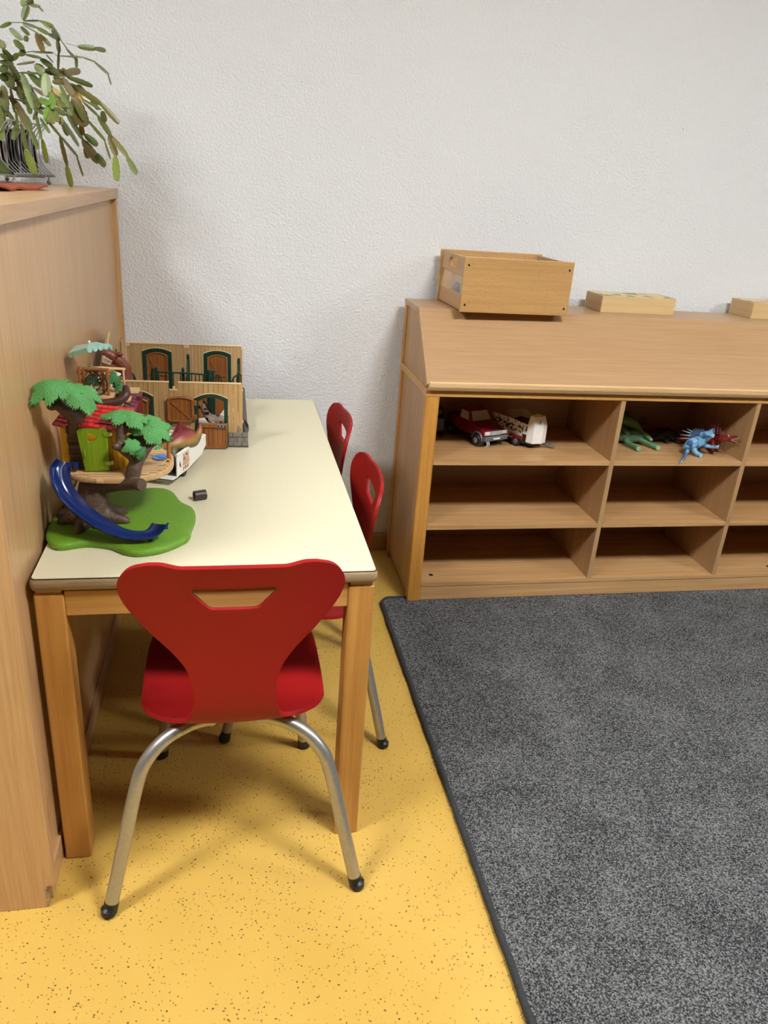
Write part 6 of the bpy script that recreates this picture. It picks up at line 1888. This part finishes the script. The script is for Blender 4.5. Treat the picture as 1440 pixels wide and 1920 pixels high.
# hanging leaf cactus
PADS = [('g',-0.494,-0.282,1.588,-0.482,-0.277,1.617,0.0120), ('p',-0.501,-0.239,1.621,-0.493,-0.243,1.634,0.0162), ('g',-0.483,-0.273,1.622,-0.465,-0.300,1.628,0.0106), ('o',-0.475,-0.285,1.621,-0.440,-0.360,1.607,0.0091), ('g',-0.441,-0.357,1.608,-0.427,-0.388,1.595,0.0031), ('g',-0.552,-0.263,1.569,-0.533,-0.238,1.584,0.0067), ('g',-0.534,-0.238,1.585,-0.493,-0.289,1.581,0.0081), ('g',-0.495,-0.278,1.586,-0.437,-0.386,1.576,0.0037), ('g',-0.436,-0.394,1.575,-0.404,-0.419,1.565,0.0063), ('g',-0.405,-0.411,1.566,-0.400,-0.363,1.553,0.0064), ('g',-0.495,-0.282,1.582,-0.445,-0.382,1.562,0.0065), ('g',-0.443,-0.390,1.561,-0.415,-0.416,1.548,0.0071), ('g',-0.416,-0.411,1.548,-0.401,-0.353,1.548,0.0072), ('g',-0.429,-0.407,1.573,-0.405,-0.417,1.558,0.0076), ('g',-0.407,-0.414,1.561,-0.403,-0.356,1.545,0.0103), ('g',-0.400,-0.368,1.548,-0.399,-0.284,1.538,0.0106), ('o',-0.403,-0.365,1.544,-0.410,-0.334,1.524,0.0118), ('g',-0.409,-0.334,1.525,-0.419,-0.306,1.491,0.0048), ('g',-0.401,-0.283,1.537,-0.391,-0.200,1.523,0.0056), ('g',-0.392,-0.201,1.533,-0.393,-0.200,1.507,0.0062), ('g',-0.397,-0.294,1.547,-0.385,-0.210,1.552,0.0050), ('g',-0.385,-0.210,1.552,-0.346,-0.198,1.553,0.0099), ('g',-0.346,-0.200,1.553,-0.313,-0.262,1.544,0.0084), ('g',-0.492,-0.291,1.576,-0.446,-0.383,1.552,0.0104), ('r',-0.446,-0.389,1.550,-0.436,-0.379,1.517,0.0142), ('o',-0.439,-0.394,1.548,-0.419,-0.383,1.530,0.0077), ('g',-0.497,-0.288,1.573,-0.475,-0.335,1.552,0.0132), ('o',-0.481,-0.324,1.551,-0.483,-0.324,1.539,0.0084), ('p',-0.531,-0.244,1.573,-0.503,-0.290,1.546,0.0215), ('g',-0.516,-0.286,1.544,-0.497,-0.307,1.524,0.0174), ('g',-0.504,-0.293,1.527,-0.494,-0.300,1.514,0.0107), ('o',-0.547,-0.295,1.539,-0.541,-0.295,1.523,0.0120), ('g',-0.542,-0.295,1.521,-0.532,-0.269,1.501,0.0162), ('g',-0.532,-0.268,1.502,-0.514,-0.280,1.514,0.0095), ('g',-0.515,-0.276,1.515,-0.494,-0.299,1.516,0.0086), ('g',-0.494,-0.300,1.517,-0.465,-0.342,1.518,0.0053), ('g',-0.464,-0.348,1.516,-0.420,-0.359,1.517,0.0037), ('g',-0.419,-0.361,1.517,-0.413,-0.319,1.514,0.0037), ('g',-0.413,-0.318,1.516,-0.380,-0.186,1.532,0.0033), ('g',-0.379,-0.189,1.532,-0.346,-0.215,1.522,0.0034), ('g',-0.348,-0.205,1.523,-0.301,-0.329,1.488,0.0056), ('g',-0.301,-0.331,1.488,-0.289,-0.377,1.462,0.0032), ('g',-0.489,-0.311,1.513,-0.449,-0.356,1.504,0.0093), ('g',-0.450,-0.349,1.503,-0.429,-0.329,1.491,0.0133), ('g',-0.551,-0.304,1.492,-0.533,-0.259,1.496,0.0095), ('o',-0.524,-0.255,1.495,-0.473,-0.313,1.498,0.0068), ('p',-0.471,-0.314,1.491,-0.449,-0.325,1.478,0.0215), ('r',-0.450,-0.319,1.480,-0.410,-0.256,1.485,0.0191), ('r',-0.409,-0.263,1.488,-0.386,-0.206,1.498,0.0168), ('p',-0.543,-0.250,1.482,-0.559,-0.211,1.450,0.0334), ('p',-0.565,-0.237,1.447,-0.579,-0.195,1.392,0.0240), ('g',-0.524,-0.242,1.479,-0.463,-0.311,1.475,0.0049), ('p',-0.515,-0.249,1.477,-0.487,-0.294,1.403,0.0193), ('g',-0.498,-0.264,1.482,-0.463,-0.300,1.448,0.0164), ('p',-0.446,-0.323,1.476,-0.445,-0.336,1.427,0.0242), ('g',-0.553,-0.199,1.446,-0.512,-0.231,1.440,0.0141), ('r',-0.483,-0.280,1.446,-0.451,-0.334,1.427,0.0163), ('b',-0.464,-0.322,1.420,-0.436,-0.368,1.407,0.0189), ('b',-0.432,-0.338,1.431,-0.428,-0.371,1.402,0.0161), ('b',-0.437,-0.361,1.407,-0.441,-0.395,1.371,0.0160), ('o',-0.555,-0.182,1.423,-0.497,-0.269,1.409,0.0141), ('g',-0.498,-0.266,1.406,-0.447,-0.372,1.384,0.0123), ('g',-0.514,-0.226,1.438,-0.500,-0.275,1.390,0.0112), ('y',-0.436,-0.322,1.448,-0.416,-0.326,1.431,0.0122), ('o',-0.433,-0.317,1.459,-0.415,-0.289,1.463,0.0095), ('g',-0.408,-0.261,1.478,-0.353,-0.255,1.464,0.0098), ('r',-0.415,-0.285,1.473,-0.393,-0.280,1.436,0.0193), ('r',-0.392,-0.288,1.433,-0.373,-0.273,1.373,0.0336), ('y',-0.396,-0.250,1.463,-0.374,-0.274,1.426,0.0140), ('o',-0.401,-0.253,1.463,-0.325,-0.319,1.422,0.0153), ('o',-0.324,-0.327,1.424,-0.282,-0.352,1.382,0.0137), ('g',-0.374,-0.272,1.431,-0.326,-0.322,1.409,0.0050), ('g',-0.320,-0.325,1.405,-0.318,-0.312,1.383,0.0111), ('g',-0.371,-0.275,1.424,-0.335,-0.300,1.395,0.0062), ('g',-0.335,-0.303,1.395,-0.308,-0.303,1.354,0.0140), ('r',-0.313,-0.287,1.352,-0.297,-0.306,1.309,0.0171), ('l',-0.297,-0.312,1.306,-0.290,-0.374,1.252,0.0183), ('o',-0.307,-0.295,1.352,-0.267,-0.332,1.308,0.0099), ('g',-0.266,-0.340,1.306,-0.243,-0.365,1.269,0.0112), ('g',-0.364,-0.272,1.384,-0.328,-0.264,1.342,0.0063), ('g',-0.328,-0.265,1.341,-0.314,-0.287,1.300,0.0040), ('r',-0.381,-0.273,1.373,-0.384,-0.247,1.351,0.0143), ('g',-0.380,-0.240,1.351,-0.354,-0.219,1.330,0.0175), ('r',-0.387,-0.233,1.338,-0.356,-0.211,1.290,0.0235), ('g',-0.361,-0.207,1.309,-0.332,-0.262,1.281,0.0176), ('o',-0.388,-0.202,1.320,-0.385,-0.179,1.297,0.0134), ('g',-0.408,-0.372,1.375,-0.398,-0.243,1.329,0.0251), ('g',-0.402,-0.343,1.390,-0.387,-0.236,1.343,0.0112), ('g',-0.406,-0.384,1.370,-0.403,-0.342,1.345,0.0136), ('g',-0.426,-0.372,1.400,-0.404,-0.356,1.389,0.0134), ('g',-0.421,-0.348,1.419,-0.395,-0.323,1.394,0.0136), ('g',-0.420,-0.377,1.393,-0.417,-0.395,1.371,0.0120), ('o',-0.409,-0.376,1.382,-0.409,-0.384,1.365,0.0094), ('o',-0.432,-0.384,1.387,-0.423,-0.404,1.365,0.0106), ('g',-0.436,-0.400,1.369,-0.414,-0.382,1.340,0.0053), ('g',-0.414,-0.381,1.340,-0.407,-0.216,1.300,0.0056), ('g',-0.407,-0.220,1.300,-0.401,-0.185,1.253,0.0042), ('g',-0.413,-0.389,1.338,-0.424,-0.274,1.277,0.0125), ('l',-0.426,-0.263,1.274,-0.425,-0.231,1.226,0.0146), ('r',-0.556,-0.178,1.420,-0.495,-0.320,1.351,0.0197), ('g',-0.495,-0.324,1.351,-0.465,-0.394,1.309,0.0122), ('g',-0.484,-0.297,1.400,-0.454,-0.402,1.332,0.0060), ('l',-0.451,-0.405,1.329,-0.452,-0.373,1.281,0.0121), ('o',-0.555,-0.211,1.448,-0.555,-0.194,1.394,0.0063), ('g',-0.553,-0.189,1.394,-0.543,-0.228,1.362,0.0057), ('g',-0.542,-0.230,1.362,-0.551,-0.253,1.327,0.0142), ('g',-0.531,-0.244,1.365,-0.507,-0.325,1.305,0.0084), ('l',-0.508,-0.329,1.305,-0.492,-0.331,1.253,0.0208), ('g',-0.586,-0.208,1.395,-0.579,-0.249,1.325,0.0170), ('g',-0.555,-0.296,1.473,-0.544,-0.271,1.486,0.0162), ('g',-0.562,-0.273,1.461,-0.553,-0.235,1.468,0.0193), ('g',-0.431,-0.309,1.471,-0.400,-0.257,1.457,0.0110), ('o',-0.446,-0.322,1.452,-0.394,-0.325,1.396,0.0054), ('g',-0.475,-0.315,1.402,-0.400,-0.350,1.389,0.0065), ('o',-0.574,-0.236,1.434,-0.573,-0.186,1.418,0.0198), ('o',-0.541,-0.282,1.495,-0.531,-0.245,1.481,0.0164), ('g',-0.539,-0.217,1.468,-0.517,-0.221,1.445,0.0169), ('g',-0.578,-0.208,1.416,-0.573,-0.190,1.382,0.0143), ('o',-0.587,-0.214,1.374,-0.575,-0.188,1.392,0.0114), ('o',-0.533,-0.223,1.463,-0.525,-0.217,1.425,0.0141), ('g',-0.466,-0.301,1.467,-0.436,-0.323,1.448,0.0122), ('o',-0.443,-0.330,1.437,-0.412,-0.361,1.404,0.0108), ('g',-0.418,-0.305,1.456,-0.403,-0.319,1.423,0.0123), ('g',-0.405,-0.320,1.427,-0.392,-0.321,1.399,0.0110), ('g',-0.483,-0.328,1.372,-0.473,-0.327,1.392,0.0071), ('g',-0.572,-0.188,1.393,-0.549,-0.227,1.359,0.0086), ('g',-0.421,-0.300,1.490,-0.409,-0.253,1.491,0.0082), ('g',-0.551,-0.277,1.480,-0.543,-0.221,1.468,0.0220), ('g',-0.506,-0.242,1.454,-0.477,-0.298,1.418,0.0138), ('o',-0.455,-0.355,1.392,-0.433,-0.404,1.367,0.0080), ('o',-0.394,-0.322,1.399,-0.388,-0.295,1.371,0.0111), ('g',-0.424,-0.330,1.500,-0.432,-0.362,1.510,0.0053), ('g',-0.547,-0.312,1.505,-0.537,-0.281,1.505,0.0107), ('g',-0.539,-0.250,1.489,-0.529,-0.216,1.464,0.0167), ('g',-0.521,-0.226,1.464,-0.493,-0.260,1.444,0.0139), ('g',-0.469,-0.305,1.480,-0.445,-0.318,1.462,0.0122), ('o',-0.584,-0.197,1.388,-0.574,-0.215,1.350,0.0129), ('g',-0.546,-0.188,1.441,-0.519,-0.224,1.412,0.0128), ('o',-0.458,-0.323,1.422,-0.475,-0.312,1.402,0.0109), ('o',-0.414,-0.281,1.493,-0.401,-0.243,1.478,0.0097), ('g',-0.438,-0.330,1.490,-0.422,-0.297,1.481,0.0108), ('g',-0.402,-0.290,1.435,-0.410,-0.347,1.406,0.0096), ('g',-0.387,-0.297,1.416,-0.371,-0.279,1.383,0.0126), ('g',-0.498,-0.256,1.429,-0.467,-0.327,1.402,0.0124), ('g',-0.563,-0.190,1.429,-0.549,-0.192,1.404,0.0143), ('g',-0.416,-0.327,1.435,-0.399,-0.333,1.407,0.0122), ('g',-0.388,-0.235,1.465,-0.364,-0.263,1.440,0.0099), ('g',-0.350,-0.288,1.429,-0.332,-0.314,1.409,0.0083), ('g',-0.459,-0.367,1.376,-0.431,-0.421,1.345,0.0064), ('g',-0.404,-0.330,1.417,-0.394,-0.329,1.389,0.0109), ('g',-0.438,-0.403,1.362,-0.427,-0.383,1.390,0.0080), ('g',-0.512,-0.262,1.383,-0.494,-0.318,1.356,0.0111)]
M['pad_g'] = plain('green_cactus_pad', S(104, 116, 60), 0.36, 0.22, 70)
M['pad_o'] = plain('olive_cactus_pad', S(118, 114, 62), 0.38, 0.25, 70)
M['pad_r'] = plain('reddish_olive_cactus_pad', S(126, 110, 66), 0.4, 0.28, 60)
M['pad_y'] = plain('yellowed_cactus_pad', S(176, 150, 78), 0.42, 0.18, 60)
M['pad_p'] = plain('pale_green_cactus_pad', S(150, 164, 116), 0.35, 0.12, 60)
M['pad_b'] = plain('fresh_green_cactus_pad', S(112, 148, 60), 0.35, 0.12, 60)
M['pad_l'] = plain('light_green_cactus_pad', S(120, 134, 58), 0.38, 0.18, 60)
M['pot'] = plain('terracotta_pot', S(150, 82, 54), 0.7, 0.12, 60)
M['soil'] = plain('dark_potting_soil', S(44, 34, 26), 0.95, 0.3, 300)
def pad_mesh(seed):
    """flat notched pad, length 1 along z, half width 0.5 in x"""
    r_ = random.Random(seed)
    K, J = 14, 4
    vs_, fs = [], []
    for side in (1, -1):
        for i in range(K + 1):
            t_ = i / K
            w = 0.5 * min(1.0, (math.sin(PI * min(1, max(0, t_ * 0.86 + 0.05))) ** 0.42)) * (0.84 + 0.16 * t_)
            if i == 0: w = 0.16
            if i == K: w = 0.30
            nt_ = 1.0 - (0.10 if i % 3 == 1 else 0.0)
            for j in range(-J, J + 1):
                u = j / J
                e = nt_ if abs(j) == J else 1.0
                th = 0.045 * (1 - abs(u) ** 2) + (0.035 if j == 0 else 0)
                if i in (0, K): th *= 0.7
                vs_.append((u * w * e, side * th, t_ + (0.03 * math.cos(u * 2) if i == K else 0)))
    W_ = 2 * J + 1
    n0 = (K + 1) * W_
    for i in range(K):
        for j in range(W_ - 1):
            a = i * W_ + j
            fs += [(a, a + 1, a + W_ + 1, a + W_), (n0 + a, n0 + a + W_, n0 + a + W_ + 1, n0 + a + 1)]
    for i in range(K):
        for j in (0, W_ - 1):
            a = i * W_ + j; fs.append((a, a + W_, n0 + a + W_, n0 + a))
    for i in (0, K):
        for j in range(W_ - 1):
            a = i * W_ + j; fs.append((a, a + 1, n0 + a + 1, n0 + a))
    me = MB().add(vs_, fs).mesh('leaf_pad')
    for pl in me.polygons: pl.use_smooth = True
    return me
plant = thing('leaf_cactus', (-0.70, -0.33, KT), 'hanging leaf cactus in a pot on the tall cabinet', 'plant')
pmesh = {}
rp = random.Random(21)
for (k, ax_, ay_, az_, bx_, by_, bz_, w) in PADS:
    key = (k, rp.randrange(2))
    if key not in pmesh:
        me = pad_mesh(key[1]); me.materials.append(M['pad_' + k]); pmesh[key] = me
    a, b = Vector((ax_, ay_, az_)), Vector((bx_, by_, bz_))
    d = b - a; L = d.length * 1.05
    zx = d.normalized()
    w = w * 1.15 if w > 0.012 else w * 1.5
    view = Vector((0.25 + rp.uniform(-0.45, 0.45), -1.0, 0.1 + rp.uniform(-0.35, 0.35)))
    yx = (view - zx * view.dot(zx)).normalized()
    xx = yx.cross(zx)
    o = bpy.data.objects.new('leaf_pad', pmesh[key])
    COL.objects.link(o)
    o.parent = plant
    mw = Matrix(((xx.x * w, yx.x * w * 1.2, zx.x * L, a.x), (xx.y * w, yx.y * w * 1.2, zx.y * L, a.y), (xx.z * w, yx.z * w * 1.2, zx.z * L, a.z), (0, 0, 0, 1)))
    o.matrix_local = Matrix.Translation((0.70, 0.33, -KT)) @ mw
potc = Vector((-0.72, -0.33, KT))
po = MB().lathe(potc, [(0.050, 0.0003), (0.056, 0.01), (0.068, 0.090), (0.074, 0.092), (0.075, 0.112), (0.068, 0.114), (0.066, 0.100)], 28).build('pot', 'pot', plant, smooth=True)
MB().lathe(potc, [(0.065, 0.090), (0.064, 0.102), (0.03, 0.104)], 24).build('soil', 'soil', plant)
# crown of the plant above the pot: arching chains of pads
rz_ = random.Random(5)
kinds = ['g', 'g', 'o', 'r', 'p', 'l']
def add_pad(k, a, b, w, face):
    key = (k, 0)
    if key not in pmesh:
        me = pad_mesh(0); me.materials.append(M['pad_' + k]); pmesh[key] = me
    d = b - a; zx = d.normalized()
    yx = (face - zx * face.dot(zx)).normalized(); xx = yx.cross(zx)
    o = bpy.data.objects.new('leaf_pad', pmesh[key]); COL.objects.link(o); o.parent = plant
    L = d.length * 1.05
    mw = Matrix(((xx.x * w, yx.x * w * 1.2, zx.x * L, a.x), (xx.y * w, yx.y * w * 1.2, zx.y * L, a.y), (xx.z * w, yx.z * w * 1.2, zx.z * L, a.z), (0, 0, 0, 1)))
    o.matrix_local = Matrix.Translation((0.70, 0.33, -KT)) @ mw
for c in range(26):
    az = rz_.uniform(0.5, 2 * PI - 0.5)
    q = potc + Vector((rz_.uniform(-0.03, 0.03), rz_.uniform(-0.03, 0.03), 0.10))
    el = rz_.uniform(0.9, 1.4)
    for s_ in range(6):
        L = rz_.uniform(0.030, 0.048)
        n_ = q + Vector((math.cos(az) * math.cos(el), math.sin(az) * math.cos(el), math.sin(el))) * L
        if n_.y > -0.03 or n_.x > -0.60 or n_.z < KT + 0.03: break
        add_pad(rz_.choice(kinds), q, n_, rz_.uniform(0.012, 0.020), Vector((rz_.uniform(-1, 1), -1, rz_.uniform(-0.3, 0.8))))
        q = n_; el -= rz_.uniform(0.3, 0.6)
rz_ = random.Random(5)
for k in range(8):
    a = rz_.uniform(0, 2 * PI); r = rz_.uniform(0.0, 0.04)
    s0_ = potc + Vector((r * math.cos(a), r * math.sin(a), 0.10))
    e_ = Vector((rz_.uniform(-0.60, -0.54), rz_.uniform(-0.38, -0.26), rz_.uniform(1.38, 1.60)))
    m0 = (s0_ + e_) / 2 + Vector((-0.01, 0, 0.04))
    MB().tube(smooth_path([s0_, m0, e_], 5), 0.0028, 6).build('stem', 'pad_o', plant, smooth=True)
